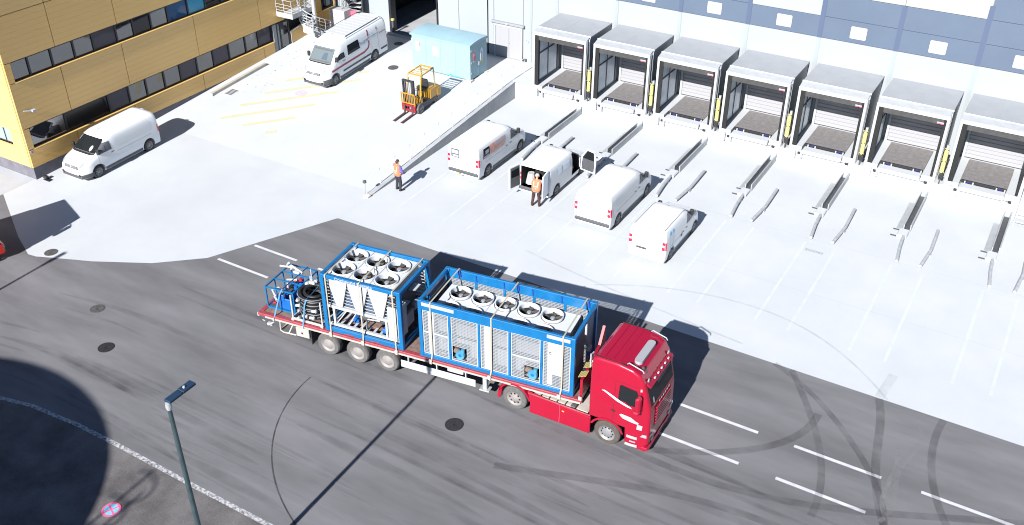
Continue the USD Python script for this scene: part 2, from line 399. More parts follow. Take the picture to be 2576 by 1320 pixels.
brown_poly = near.intersection(Polygon(EL + [(60, -45), (-62, -45)]))
asphalt = thing('asphalt_road', 'grey asphalt road with sweeping tyre marks in front of the white yard', 'road', kind='structure')
obj('surface', [sheet(asphalt_poly.difference(brown_poly).intersection(sbox(-70, 15, -30, 32)), 0.0, 1.0), sheet(asphalt_poly.difference(brown_poly).difference(sbox(-70, 15, -30, 32)), 0.0)], 'asphalt', asphalt)
obj('verge_surface', sheet(brown_poly, 0.0), 'asphalt_brown', asphalt)
obj('edge_line', sheet(LineString(EL).buffer(0.085, cap_style='flat'), 0.004), 'edge_paint', asphalt)
for x0, y in ((-30.45, 27.12), (-30.62, 25.4), (-26.2, 27.12), (-26.3, 25.4), (-8.76, 26.93), (-8.83, 25.1), (-4.45, 26.93), (-4.52, 25.09), (-0.15, 26.95), (-0.2, 25.08)):
    obj('lane_dash', sheet(sbox(x0 + (0.45 if x0 < -30 and y > 26 else 0), y - 0.07, x0 + 3.0, y + 0.07), 0.004), 'road_white', asphalt)
# rubber left by turning lorries
def arc(cx, cy, r, a0, a1, n=40, sq=1.0): return [(cx + r * math.cos(a), cy + sq * r * math.sin(a)) for a in np.radians(np.linspace(a0, a1, n))]
def spline(pts, n=40):
    from scipy.interpolate import CubicSpline
    P = np.array(pts, float); t = np.r_[0, np.cumsum(np.hypot(*np.diff(P, axis=0).T))]
    return list(map(tuple, CubicSpline(t, P)(np.linspace(0, t[-1], n))))
MARKS = [([(-21.5, 21.1), (-21.35, 19.9), (-20.65, 18.2), (-19.3, 16.6), (-17.3, 15.3), (-15.2, 14.6)], 0.05, 'tyre_mark'),
         ([(-6.5, 31.05), (-4.6, 29.9), (-2.9, 28.3), (-1.6, 26.6), (-0.9, 24.9), (-0.75, 23.4), (-0.24, 21.8)], 0.24, 'tyre_mark_faint'),
         ([(-2.5, 31.0), (-2.05, 29.2), (-1.75, 27.4), (-1.2, 25.6), (-0.55, 24.2), (0.5, 22.9)], 0.3, 'tyre_mark_faint'),
         ([(-0.2, 31.0), (-0.25, 29.4), (0.0, 27.9), (0.6, 26.3), (1.6, 24.8)], 0.26, 'tyre_mark_faint'),
         ([(-5.8, 31.0), (-4.0, 28.0), (-3.2, 25.9), (-3.0, 24.0)], 0.25, 'tyre_mark_faint'),
         ([(-13, 20.7), (-9.5, 21.9), (-6.2, 22.8), (-3.5, 23.0), (-0.5, 22.6)], 0.3, 'tyre_mark_faint'),
         ([(-12, 24.5), (-8, 23.7), (-4, 24.2), (0, 25.8), (3, 27.2)], 0.3, 'tyre_mark_faint'),
         ([(-9, 24.0), (-6, 25.7), (-4.6, 27.3), (-4.2, 29.0)], 0.3, 'tyre_mark_faint')]
for i, (pts, w, m) in enumerate(MARKS):
    obj('tyre_mark', ribbon(spline(pts), w, 0.008 + 0.002 * i), m, asphalt)
for i, pts in enumerate([[(-1.35, 28.6), (-1.15, 27.2), (-1.2, 26.2), (-0.7, 24.9)], [(-0.9, 30.3), (-0.75, 28.9), (-1.0, 27.6), (-0.85, 26.1), (-1.05, 24.9)], [(-1.7, 24.8), (-0.9, 23.9), (-0.4, 23.2)]]):
    obj('scuff_mark', ribbon(spline(pts), 0.16, 0.032 + 0.002 * i), 'scuff_pale', asphalt)
for i in range(70):
    y0, x0, ln = rng.uniform(15.2, 24.5), rng.uniform(-40, -6), rng.uniform(5, 15)
    xs_ = np.linspace(x0, x0 + ln, 14); bend = rng.uniform(-0.006, 0.002)
    pts = [(x, y0 - 0.055 * max(0.0, -30 - x) ** 1.6 + bend * (x - x0) ** 2) for x in xs_]
    if min(p[0] for p in pts) < -33 and y0 > 20.5: continue
    w_ = rng.choice([0.05, 0.08, 0.13, 0.2]); P_ = np.array(pts); N_ = np.gradient(P_, axis=0); N_ = np.column_stack([-N_[:, 1], N_[:, 0]]) / np.hypot(*N_.T)[:, None]
    ww = (w_ * np.sin(np.linspace(0.02, math.pi - 0.02, len(P_))) ** 0.6)[:, None]          # worn away towards both ends
    obj('tyre_streak', sheet(Polygon(np.vstack([P_ + N_ * ww, (P_ - N_ * ww)[::-1]])), 0.034 + 0.0004 * i, 1.0 if P_[:, 0].min() < -35 else None), 'streak_dark' if rng.random() < 0.62 else 'streak_pale', asphalt)
obj('distant_ground', sheet(far_ring, -0.06), 'asphalt', asphalt)

apron = thing('dock_yard', 'pale concrete loading yard with faint white bay lines before the docks', 'yard', kind='structure')
obj('surface', sheet(apron_poly, 0.004), 'concrete', apron)
for i in range(-1, 6):
    for k, dx_ in enumerate((0.0, 1.38)):
        x = -19.83 + 3.9 * i + dx_
        if -28 < x < 4: obj('bay_line', sheet(sbox(x - 0.06, 33.37, x + 0.06, 40.6), 0.008), 'road_white_soft', apron)
obj('bay_line', sheet(sbox(-26.47, 33.37, -26.35, 40.6), 0.008), 'road_white_soft', apron)
for i, (pts, w) in enumerate([([(-15.0, 32.3), (-10.0, 34.2), (-6.2, 33.9), (-3.6, 32.4), (-2.2, 31.1)], 0.1), ([(-19.0, 33.2), (-13.0, 32.2), (-8.0, 31.6)], 0.1), ([(-2.35, 32.7), (-2.5, 31.1)], 0.35)]):
    obj('tyre_mark', ribbon(spline(pts), w, 0.012 + 0.002 * i), 'tyre_mark_concrete', apron)
for y in (36.5, 41.0):
    obj('slab_joint', sheet(sbox(XW + 0.1, y - 0.008, 12, y + 0.008), 0.005), 'concrete_grey', apron)

yard = thing('left_yard', 'pale concrete yard climbing along the tan building to the warehouse gate', 'yard', kind='structure')
obj('surface', sheet(yard_poly, 0.004, 1.0), 'concrete', yard)
# yellow hatching: diagonal bars
for (x0, y0, x1, y1) in [(-41.23, 36.3, -37.37, 40.16), (-41.33, 38.0, -37.2, 42.1), (-41.1, 39.9, -38.4, 42.6), (-41.1, 41.8, -40.0, 42.9), (-39.46, 36.23, -37.35, 38.34), (-37.65, 36.17, -37.2, 36.6), (-38.0, 43.0, -37.0, 44.0), (-37.8, 44.6, -37.2, 45.2)]:
    obj('hatch_bar', sheet(LineString([(x0, y0), (x1, y1)]).buffer(0.14, cap_style='flat'), 0.008, 1.0), 'road_yellow', yard)
ybits = []
for i in range(26):
    x, y = rng.uniform(-43.6, -41.2), rng.uniform(39.6, 46.5); s = rng.uniform(0.008, 0.03); a = rng.uniform(0, 3)
    ybits.append(bar((x - s * math.cos(a), y - s * math.sin(a), float(gz(x, y)) + 0.02), (x + s * math.cos(a), y + s * math.sin(a), float(gz(x, y)) + 0.022), s, 0.015))
obj('litter', ybits, 'dark_plastic', None, label='small dark scraps of litter scattered beside the yellow hatching', cat='litter', kind='stuff')
obj('pavement', sheet(pave_poly, 0.006, 1.0), 'concrete_grey', None, label='grey paved strip below the sunlit end of the tan building', cat='pavement', kind='structure')

# ------------------------------------------------------------------ warehouse
DX, DS, DW, DY, WY = -27.058, 3.917, 3.4625, 47.881, 51.156
ZB, ZT = 0.88, 4.45                                   # bottom and top of the dock frames
SEAM = [-19.417 + DS * k for k in range(-3, 7)]       # panel joints of the dock wall
wh = thing('warehouse', 'large pale warehouse with a dark blue band above the loading docks', 'warehouse')
# core behind the cladding, with the gate opening left free
GX0, GX1, GZ = -40.0, -36.05, 6.2
objs('core_wall', [box(-60, GX0, WY + 0.12, WY + 0.5, -0.5, 14), box(GX1, 60, WY + 0.12, WY + 0.5, -0.5, 14), box(GX0, GX1, WY + 0.12, WY + 0.5, GZ, 14)], 'wall_light', wh)
obj('roof', box(-60, 60, WY + 0.5, 95, 13.5, 14), 'dock_roof', wh)
objs('gate_hall', [box(-42.5, -42.3, WY + 0.5, 66, 0.5, 8), box(-30, -29.8, WY + 0.5, 66, 0.5, 8), box(-42.5, -29.8, 66, 66.2, 0.5, 8), box(-42.5, -29.8, WY + 0.5, 66, 7.8, 8)], 'room_dark', wh)
objs('gate_jamb', [box(GX0 - 0.02, GX0 + 0.16, WY - 0.03, WY + 0.5, 0.95, GZ), box(GX1 - 0.1, GX1 + 0.02, WY - 0.02, WY + 0.5, 0.95, GZ)], 'window_frame', wh)
obj('hall_floor', sheet(sbox(-42.3, WY + 0.3, -30, 66), 0.010, 2.0), 'concrete_wall', wh)
def wall_panel(x0, x1, z0, z1, m, g=0.012, name='wall_panel', y=WY):
    obj(name, rbox(x0 + g, x1 - g, y, y + 0.115, z0 + g, z1 - g, 0.01), m, wh)
edges = [-44.4, GX0 - 0.02]
wall_panel(-44.4, -42.1, 0.6, 7.0, 'wall_light'); wall_panel(-42.1, GX0 - 0.04, 0.6, 7.0, 'wall_light')
for a, b in ((GX1 + 0.03, -34.4), (-34.4, -32.23), (-32.18, -31.75), (-29.62, -29.08)):
    wall_panel(a, b, 0.6, 7.0, 'wall_light')
wall_panel(-31.75, -29.62, 3.25, 7.0, 'wall_light'); wall_panel(GX0, GX1, GZ, 7.0, 'wall_light')
obj('joint_strip', box(-32.24, -32.16, WY - 0.02, WY + 0.1, 0.9, 7), 'window_frame', wh)
obj('joint_strip', box(-29.14, -28.98, WY - 0.035, WY + 0.1, 0.9, 5.988), 'seam_light', wh)
xs = [-29.08] + [s for s in SEAM if s > -29] + [8.1]
for i in range(len(xs) - 1):
    a, b = xs[i], xs[i + 1]
    wall_panel(a, b, 0.6, 5.988, 'wall_light')
    white = None
    if a > -16 and a < -15: white = (7.13, 14)
    if -12 < a < -4.5: white = (8.33, 14)
    top = white[0] if white else 14
    for z0, z1 in ((5.988, 7.13), (7.13, 8.33), (8.33, 9.6), (9.6, 14)):
        wall_panel(a, b, z0, z1, ('wall_blue' if z0 < top - 0.01 else ('wall_cream' if top > 8 else 'wall_light')), 0.008, 'band_panel')
    obj('joint_strip', box(b - 0.1, b + 0.1, WY - 0.03, WY - 0.001, 0.9, 5.98), 'seam_light', wh)
    if not (-8 < b < -7): obj('joint_strip', box(b - 0.12, b + 0.12, WY - 0.025, WY - 0.001, 5.99, 9), 'seam_blue', wh)
    else: obj('joint_strip', box(b - 0.12, b + 0.12, WY - 0.025, WY - 0.001, 5.99, 8.33), 'seam_blue', wh)
# bay signs
for k in range(2, 8):
    x = DX + DS * (k - 1) + 1.73 + 0.03
    t = thing('bay_sign', 'white square sign reading A%d on the blue band above the loading docks' % k, 'sign', (x, WY - 0.005, 6.55), group=None)
    obj('plate', prism(rrect(-0.41, 0.41, -0.32, 0.32, 0.06), 'xz', -0.02, 0.0), 'poster_white', t)
    m = meshkit.text_mesh('A%d' % k, 0.30, 0.006); v = np.array(m.vertices); v -= [v[:, 0].mean(), v[:, 1].mean(), 0]
    m = trimesh.Trimesh(np.column_stack([v[:, 0], -0.021 - v[:, 2], v[:, 1]]), m.faces[:, :], process=False)
    obj('lettering', m, 'sign_ink', t)
# side door with its canopy
t = thing('side_door', 'pale double door with a thin canopy beside the blue kiosk', 'door', (-31.72, WY, 1.0))
objs('door_frame', [box(0, 0.09, -0.05, 0.1, 0, 2.12), box(1.98, 2.07, -0.05, 0.1, 0, 2.12), box(0.09, 1.98, -0.05, 0.1, 2.03, 2.12)], 'white_frame', t)
obj('leaf', rbox(0.1, 1.06, -0.02, 0.04, 0.03, 2.02, 0.008), 'door_grey', t); obj('leaf', rbox(1.08, 1.97, -0.02, 0.04, 0.03, 2.02, 0.008), 'door_grey', t)
obj('centre_strip', box(1.045, 1.095, -0.035, -0.021, 0.03, 2.02), 'grey_seam', t)
obj('handle', [cyl((1.0, -0.07, 1.05), (1.13, -0.07, 1.05), 0.02), cyl((1.02, -0.02, 1.05), (1.02, -0.07, 1.05), 0.015)], 'alloy', t)
obj('canopy', rbox(-0.15, 2.25, -0.22, -0.001, 2.22, 2.36, 0.02), 'grey_seam', t)
obj('lintel', rbox(-0.05, 2.1, -0.09, -0.051, 2.10, 2.2, 0.01), 'unit_white', t)
obj('lamp', rbox(0.95, 1.15, -0.3, -0.22, 2.28, 2.36, 0.01), 'unit_white', t)
obj('wall_lamp', [lathe([(0.0, 0.09), (0.07, 0.06), (0.09, 0.0)], (-29.3, WY - 0.04, 2.35), 'y', 12)], 'unit_white', None, label='small round white lamp on the wall right of the side door', cat='lamp')
t = thing('socket_box', 'small dark socket box at the foot of the wall by the side door', 'box', (-29.62, WY - 0.001, 1.05))
obj('housing', rbox(0, 0.3, -0.1, 0, 0, 0.16, 0.015), 'dark_plastic', t); obj('socket', [cyl((0.08, -0.1, 0.08), (0.08, -0.115, 0.08), 0.04, 10), cyl((0.21, -0.1, 0.08), (0.21, -0.115, 0.08), 0.04, 10)], 'black_plastic', t)
# gate bollard
t = thing('bollard', 'dark bollard with a pale yellow top in the warehouse gateway', 'bollard', (-39.65, 51.0, 1.0))
obj('post', cyl((0, 0, 0), (0, 0, 0.9), 0.075), 'dark_plastic', t); obj('cap', lathe([(0, 1.06), (0.12, 1.03), (0.13, 0.93), (0.075, 0.9)], n=16), 'yellow_pale', t)
obj('gate_kerb', [rbox(-41.9, -36.1, 50.62, 50.9, 0.95, 1.13, 0.03)], 'concrete_wall', None, label='low pale concrete kerb across the mouth of the warehouse gate', cat='kerb')
obj('gate_ramp_plate', sheet(sbox(-40.0, 50.95, -36.05, 51.6), 0.02), 'alloy', None, label='bare metal threshold plate in the dark warehouse gateway', cat='plate')

# dark spiral stair on the pale gable
t = thing('dark_spiral_stair', 'dark grey spiral stair with white treads against the pale wall by the gate', 'staircase', (-42.55, 50.15, 1.0))
obj('pole', cyl((0, 0, 0), (0, 0, 7), 0.08, 12), 'dark_plastic', t)
for k in range(26):
    a = math.radians(-150 + k * 24); z = 0.2 * k + 0.2
    v = [(0.07 * math.cos(a + s * 1.57), 0.07 * math.sin(a + s * 1.57)) for s in (-1, 1)] + [(0.85 * math.cos(a + s * 0.2), 0.85 * math.sin(a + s * 0.2)) for s in (1, -1)]
    obj('tread', prism(v, 'xy', z, z + 0.04), 'white_frame', t)
hv = [(0.88 * math.cos(math.radians(a)), 0.88 * math.sin(math.radians(a))) for a in np.linspace(15, 130, 14)]
obj('curved_panel', prism(LineString(hv).buffer(0.02, cap_style='flat'), 'xy', 0.1, 6.8), 'dark_plastic', t)
obj('curved_panel', prism(LineString([(0.9 * math.cos(math.radians(a)), 0.9 * math.sin(math.radians(a))) for a in np.linspace(-165, -130, 6)]).buffer(0.02, cap_style='flat'), 'xy', 0.1, 6.8), 'dark_plastic', t)
obj('handrail', tube([(0.85 * math.cos(math.radians(-150 + k * 24)), 0.85 * math.sin(math.radians(-150 + k * 24)), 0.2 * k + 1.2) for k in range(-1, 26)], 0.02, 6), 'dark_plastic', t)
t = thing('red_banner', 'red panel hung on the dark spiral stair by the gate', 'panel', (-41.95, 49.6, 2.35))
obj('sheet', prism([(-0.35, -0.25), (0.3, -0.1), (0.4, 0.35), (-0.1, 0.2)], 'xz', 0, 0.02), 'sign_red', t)
obj('arch_railing', [tube([(-43.95 + 0.9 * math.cos(a), 50.6, 3.0 + 0.35 * math.sin(a)) for a in np.linspace(math.pi, 0, 10)], 0.02, 6)] + [cyl((x, 50.6, 2.2), (x, 50.6, 3.1 + 0.1 * (1 - abs(x + 43.95))), 0.015, 6) for x in np.linspace(-44.6, -43.3, 5)], 'galvanised', None, label='small grey arched railing in front of the pale gable wall', cat='railing')
# white outdoor units by the tan wall
def cabinet(name, label, cat, loc, sx, sy, sz):
    t = thing(name, label, cat, loc)
    obj('casing', rbox(0, sx, 0, sy, 0.06, sz, 0.03), 'unit_white', t); obj('foot', box(0.05, 0.15, 0.05, sy - 0.05, 0, 0.06), 'dark_plastic', t); obj('foot', box(sx - 0.15, sx - 0.05, 0.05, sy - 0.05, 0, 0.06), 'dark_plastic', t)
    obj('grille', [lathe([(r, 0), (r + 0.015, 0.01)], (sx / 2, -0.004, sz * 0.55), 'y', 20) for r in np.linspace(0.06, min(sx, sz) * 0.36, 5)], 'grey_seam', t)
cabinet('outdoor_unit', 'tall white ventilation cabinet behind the striped van', 'cabinet', (-43.3, 48.9, 1.0), 1.25, 0.8, 1.7)
cabinet('outdoor_unit', 'low white cabinet between the white spiral stair and the striped van', 'cabinet', (-42.3, 46.6, 0.9), 0.75, 0.6, 0.85)
t = thing('white_barrel', 'white barrel standing beside the foot of the spiral stair', 'barrel', (-42.0, 45.8, 0.85))
obj('body', lathe([(0, 0), (0.27, 0), (0.3, 0.3), (0.27, 0.62), (0, 0.66)], n=20), 'unit_white', t); obj('lid', lathe([(0, 0.72), (0.2, 0.70), (0.22, 0.65)], n=20), 'white_frame', t)

# ------------------------------------------------------------------ docks
t = thing('dock_plinth', 'long pale concrete plinth under the row of dock shelters', 'wall')
obj('plinth_wall', box(DX - 0.004, 6, DY + 0.06, WY + 0.05, -0.2, ZB - 0.004), 'concrete', t); obj('plinth_end', box(DX - 1.215, DX - 0.006, DY + 0.02, WY - 0.002, -0.2, 1.003), 'concrete', t)
def make_dock(loc, label):
    t = thing('dock_shelter', label, 'dock shelter', loc, group=None)
    W = DW
    fr = [rbox(0, 0.13, 0, 0.14, ZB, ZT, 0.015), rbox(W - 0.13, W, 0, 0.14, ZB, ZT, 0.015)]
    for f_ in fr: obj('frame_post', f_, 'white_frame', t)
    obj('frame_header', rbox(0.131, W - 0.131, 0.003, 0.14, ZT - 0.2, ZT, 0.015), 'white_frame', t)
    obj('fascia', prism([(0.02, ZT + 0.003), (0.5, ZT + 0.14), (0.5, ZT - 0.1), (0.145, ZT - 0.1)], 'yz', 0.02, W - 0.02), 'alloy', t)
    obj('roof', rbox(0.02, W + 0.02, 0.5, WY - DY - 0.001, ZT + 0.02, ZT + 0.15, 0.015), 'dock_roof', t)
    obj('roof_lip', rbox(0.0, W + 0.04, 0.47, 0.52, ZT + 0.1, ZT + 0.175, 0.008), 'white_frame', t)
    obj('roof_joint', box(W * 0.48, W * 0.48 + 0.012, 0.53, WY - DY - 0.01, ZT + 0.15, ZT + 0.156), 'alloy', t)
    obj('side_wall', rbox(0.03, 0.1, 0.14, WY - DY - 0.001, ZB + 0.02, ZT + 0.02, 0.01), 'dock_roof', t)
    obj('side_wall', rbox(W - 0.1, W - 0.03, 0.14, WY - DY - 0.001, ZB + 0.02, ZT + 0.02, 0.01), 'dock_roof', t)
    obj('corner_strip', box(W - 0.035, W + 0.015, 0.14, 0.2, ZB, ZT), 'alloy', t); obj('corner_strip', box(W - 0.03, W + 0.02, 0.42, 0.5, ZB, ZT + 0.02), 'white_frame', t)
    # tinted panels on the left inside, with dark glazing bars
    for y0, y1 in ((0.62, 1.62), (1.68, 2.75)):
        for z0, z1 in ((1.3, 2.92), (3.0, 3.85)): obj('side_panel', box(0.101, 0.12, y0, y1, z0, z1), 'panel_tint', t)
    obj('panel_bar', [box(0.101, 0.15, 0.55, 2.85, 2.92, 3.0), box(0.101, 0.15, 1.62, 1.68, 1.3, 2.919), box(0.101, 0.15, 1.62, 1.68, 3.001, 3.9), box(0.101, 0.15, 0.5, 0.61, 1.25, 3.9), box(0.101, 0.15, 2.76, 2.85, 1.25, 2.919)], 'dark_plastic', t)
    # brush seals round the opening
    obj('top_flap', box(0.14, W - 0.14, 0.05, 0.1, ZT - 0.48, ZT - 0.2), 'flap_grey', t)
    obj('side_flap', box(0.131, 0.36, 0.04, 0.09, ZB + 0.02, ZT - 0.2), 'brush_black', t)
    obj('side_flap', box(W - 0.26, W - 0.131, 0.04, 0.09, ZB + 0.3, ZT - 0.2), 'brush_black', t)
    obj('warning_label', [box(W - 0.56, W - 0.24, 0.03, 0.038, ZT - 0.46, ZT - 0.41)], 'sign_red', t); obj('warning_label', [box(W - 0.56, W - 0.24, 0.029, 0.036, ZT - 0.41, ZT - 0.36)], 'poster_white', t)
    # floor and leveller
    objs('floor', [box(0.12, 0.66, 0.02, WY - DY, ZB, 1.17), box(2.82, W - 0.11, 0.02, WY - DY, ZB, 1.17), box(0.66, 2.82, 3.07, WY - DY, ZB, 1.17)], 'concrete', t)
    obj('lip_box', rbox(0.72, 2.78, -0.16, 0.42, ZB - 0.02, 1.08, 0.03), 'concrete', t)
    obj('platform', rbox(0.67, 2.81, 0.6, 3.06, 1.1, 1.19, 0.01), 'leveller_steel', t)
    obj('lip', box(0.69, 2.79, 0.5, 0.6, 1.02, 1.185), 'black_plastic', t)
    for x in (0.98, 2.42): obj('lip_hinge', rbox(x, x + 0.17, 0.46, 0.499, 1.05, 1.12, 0.01), 'bumper_blue', t)
    for x in (0.86, 1.24, 2.32, 2.7): obj('stop', rbox(x, x + 0.06, 0.36, 0.44, 1.08, 1.2, 0.01), 'unit_white', t)
    obj('pit_edge', box(0.6, 3.05, -0.012, 0.0, 0.82, 0.845), 'dark_plastic', t)
    for x in (0.5, 3.0): obj('rubber_buffer', rbox(x, x + 0.16, -0.06, 0.05, 0.77, 0.88, 0.01), 'black_plastic', t)
    for x in (0.3, 0.66): obj('post_foot', rbox(x, x + 0.12, -0.12, 0.04, 0.55, 1.0, 0.01), 'alloy', t)
    # sectional door, ribs proud of the leaf
    D = WY - DY - 0.06
    objs('door_frame', [box(0.26, 0.38, D - 0.06, D + 0.055, 1.171, 4.2), box(W - 0.34, W - 0.22, D - 0.06, D + 0.055, 1.171, 4.2)], 'white_frame', t)
    n = 14; hgt = (4.1 - 1.2) / n
    for k in range(n): obj('door_section', rbox(0.385, W - 0.345, D - 0.025, D + 0.02, 1.2 + k * hgt + 0.006, 1.2 + (k + 1) * hgt - 0.006, 0.012), 'door_grey', t)
    obj('door_seal', box(0.385, W - 0.345, D - 0.02, D + 0.03, 1.171, 1.2), 'black_plastic', t)
    return t
ORD = ['leftmost dock shelter, the one nearest the retaining wall', 'dock shelter under the sign A2', 'dock shelter under the sign A3', 'dock shelter under the sign A4', 'dock shelter under the sign A5', 'dock shelter under the sign A6', 'rightmost dock shelter, cut by the picture edge']
dock0 = None
for k in range(7):
    loc = (DX + DS * k, DY, 0); lab = 'grey roofed ' + ORD[k]
    if k == 0: dock0 = make_dock(loc, lab)
    else: copy_of(dock0, lab, loc)
setdata(dock0)
# guards and traffic lights in the gaps
g0 = l0 = None
for k in range(6):
    loc = (DX + DS * k + DW + 0.2, DY + 0.2, ZB)
    nm = 'between the %s and %s docks' % (('first', 'second', 'third', 'fourth', 'fifth', 'sixth')[k], ('second', 'third', 'fourth', 'fifth', 'sixth', 'seventh')[k])
    if g0 is None:
        g0 = thing('buffer_post', 'yellow padded buffer post ' + nm, 'buffer', loc)
        for z in (0.62, 1.25): obj('pad', rbox(-0.1, 0.1, -0.1, 0.1, z + 0.02, z + 0.55, 0.03), 'yellow_guard', g0); 
        for z in (0.62, 1.23, 1.86): obj('clamp', rbox(-0.12, 0.12, -0.12, -0.06, z - 0.03, z + 0.05, 0.01), 'yellow_pale', g0); obj('bolt', [cyl((x, -0.12, z + 0.01), (x, -0.135, z + 0.01), 0.03, 8) for x in (-0.08, 0.08)], 'black_plastic', g0)
        obj('post', box(-0.06, 0.06, 0.1, 0.2, 0, 2.0), 'galvanised', g0)
        l0 = thing('dock_light', 'small red and green dock light ' + nm, 'traffic light', (loc[0] + 0.02, loc[1] - 0.15, ZB))
        obj('housing', rbox(-0.1, 0.13, -0.04, 0.05, 0.28, 0.56, 0.02), 'black_plastic', l0); obj('red_lamp', lathe([(0, 0.035), (0.05, 0.02), (0.06, 0)], (-0.01, -0.04, 0.48), 'y', 12), 'red_lens', l0)
        obj('green_lamp', lathe([(0, 0.035), (0.05, 0.02), (0.06, 0)], (-0.01, -0.04, 0.36), 'y', 12), 'green_lens', l0); obj('stem', box(-0.03, 0.03, -0.02, 0.03, 0, 0.28), 'dark_plastic', l0)
    else:
        copy_of(g0, 'yellow padded buffer post ' + nm, loc); copy_of(l0, 'small red and green dock light ' + nm, (loc[0] + 0.02, loc[1] - 0.15, ZB))
# wheel guides running out from the docks
w0 = tl0 = tr0 = None
for k in range(7):
    x = DX + DS * k + 3.2
    nm = ('first, leftmost', 'second', 'third', 'fourth', 'fifth', 'sixth', 'seventh, rightmost')[k]
    if w0 is None:
        w0 = thing('wheel_guide', 'straight steel wheel guide trough out from the %s dock' % nm, 'wheel guide', (x, 0, 0))
        obj('trough_wall', rbox(-0.2, -0.15, 43.95, 47.82, 0.0, 0.34, 0.01), 'galvanised', w0); obj('trough_wall', rbox(0.1, 0.15, 43.95, 47.82, 0.0, 0.36, 0.01), 'galvanised', w0)
        obj('trough_floor', box(-0.149, 0.099, 43.97, 47.8, 0.01, 0.06), 'dark_plastic', w0); obj('flange', box(-0.5, -0.2, 44.0, 46.9, 0.008, 0.05), 'alloy', w0)
        obj('top_rail', cyl((0.125, 43.95, 0.37), (0.125, 47.82, 0.37), 0.035, 8), 'alloy', w0); obj('end_plate', box(-0.2, 0.15, 47.821, 47.86, 0.0, 0.5), 'galvanised', w0)
        obj('end_block', rbox(-0.34, 0.12, 43.2, 43.94, 0.005, 0.16, 0.04), 'concrete', w0)
        for y in (43.28, 43.92): obj('joint_bar', box(-0.62, -0.34, y - 0.03, y + 0.03, 0.008, 0.05), 'dark_plastic', w0)
        tl0 = thing('guide_tube', 'curved grey guide tube beyond the trough of the %s dock' % nm, 'guide tube', (x, 0, 0))
        obj('tube', tube([(-0.02, 43.15, 0.16), (0.06, 42.0, 0.16), (0.2, 40.85, 0.14)], 0.075, 10), 'galvanised', tl0); obj('foot', box(-0.06, 0.1, 42.5, 42.7, 0, 0.1), 'galvanised', tl0)
        tr0 = thing('guide_tube', 'bent grey guide tube on the right of the %s dock lane' % nm, 'guide tube', (x + 1.28, 0, 0))
        obj('tube', tube([(0.0, 44.55, 0.16), (0.06, 42.6, 0.16), (-0.08, 40.95, 0.14)], 0.075, 10), 'galvanised', tr0); obj('foot', box(-0.02, 0.14, 42.2, 42.4, 0, 0.1), 'galvanised', tr0)
    else:
        copy_of(w0, 'straight steel wheel guide trough out from the %s dock' % nm, (x, 0, 0))
        copy_of(tl0, 'curved grey guide tube beyond the trough of the %s dock' % nm, (x, 0, 0)); copy_of(tr0, 'bent grey guide tube on the right of the %s dock lane' % nm, (x + 1.28, 0, 0))
# stairs at the right edge
t = thing('dock_stairs', 'white metal stairs up to the dock floor at the right edge', 'stairs', (-0.05, 47.3, 0))
for k in range(6): obj('step', box(0.06, 1.5, 0.42 * k, 0.42 * k + 0.36, 0.2 * (k + 1) - 0.05, 0.2 * (k + 1)), 'white_frame', t)
obj('stringer', prism([(-0.2, 0.0), (0.1, 0.0), (2.6, 1.2), (2.6, 1.45), (2.3, 1.45)], 'yz', 0.0, 0.055), 'white_frame', t); obj('landing', box(0.056, 1.5, 2.53, 3.7, 1.15, 1.2), 'white_frame', t)
obj('handrail', [tube([(0.03, 0.1, 0.0), (0.03, 0.1, 0.95), (0.03, 2.5, 2.15), (0.03, 3.6, 2.15)], 0.025, 8), cyl((0.03, 2.5, 1.3), (0.03, 2.5, 2.15), 0.02, 8), cyl((0.03, 0.15, 0.5), (0.03, 2.5, 1.7), 0.015, 8)], 'white_frame', t)

# ------------------------------------------------------------------ retaining wall and railing
t = thing('retaining_wall', 'low grey concrete retaining wall wedge between the two yards', 'wall')
def wz(y): return 0.05 + 0.0722 * (y - 33.7)
ys = [33.6, 36.4, 39.2, 42.0, 44.8, 47.88]
for a, b in zip(ys[:-1], ys[1:]):
    obj('wall_segment', prism([(a + 0.008, -0.1), (b - 0.008, -0.1), (b - 0.008, wz(b)), (a + 0.008, wz(a))], 'yz', XW - 0.22, XW), 'concrete_wall', t)
obj('end_stone', rbox(XW - 0.25, XW + 0.05, 33.3, 33.6, -0.05, 0.12, 0.03), 'stone_block', t)
t = thing('yard_railing', 'thin pale railing along the top of the retaining wall', 'railing')
yy = list(np.arange(34.85, 50.9, 1.335))
for y in yy: obj('post', cyl((XW - 0.32, y, float(yard_z(y))), (XW - 0.32, y, float(yard_z(y)) + 0.95), 0.012, 6), 'rail_pale', t)
obj('top_rail', tube([(XW - 0.32, 33.75, 0.8), (XW - 0.32, 34.4, 0.95)] + [(XW - 0.32, y, float(yard_z(y)) + 0.95) for y in yy], 0.014, 6), 'rail_pale', t)
obj('foot_rail', tube([(XW - 0.32, y, float(yard_z(y)) + 0.12) for y in yy], 0.008, 6), 'rail_pale', t)
t = thing('rail_lamp', 'small dark lamp head at the low end of the pale railing', 'lamp', (XW - 0.32, 33.6, 0.75))
obj('head', lathe([(0, 0.1), (0.09, 0.05), (0.1, -0.05), (0, -0.1)], n=12), 'dark_plastic', t); obj('stem', cyl((0, 0, -0.75), (0, 0, -0.1), 0.02, 6), 'galvanised', t)
t = thing('kerb_barrier', 'long pale kerb beam lying in front of the tan facade', 'barrier')
obj('beam', bar((-43.75, 38.2, float(gz(-43.75, 38.2)) + 0.09), (-43.75, 42.9, float(gz(-43.75, 42.9)) + 0.09), 0.2, 0.18), 'cream_paint', t)
obj('end_cap', rbox(-43.87, -43.63, 38.1, 38.2, float(gz(-43.75, 38.2)), float(gz(-43.75, 38.2)) + 0.19, 0.02), 'wall_light', t)
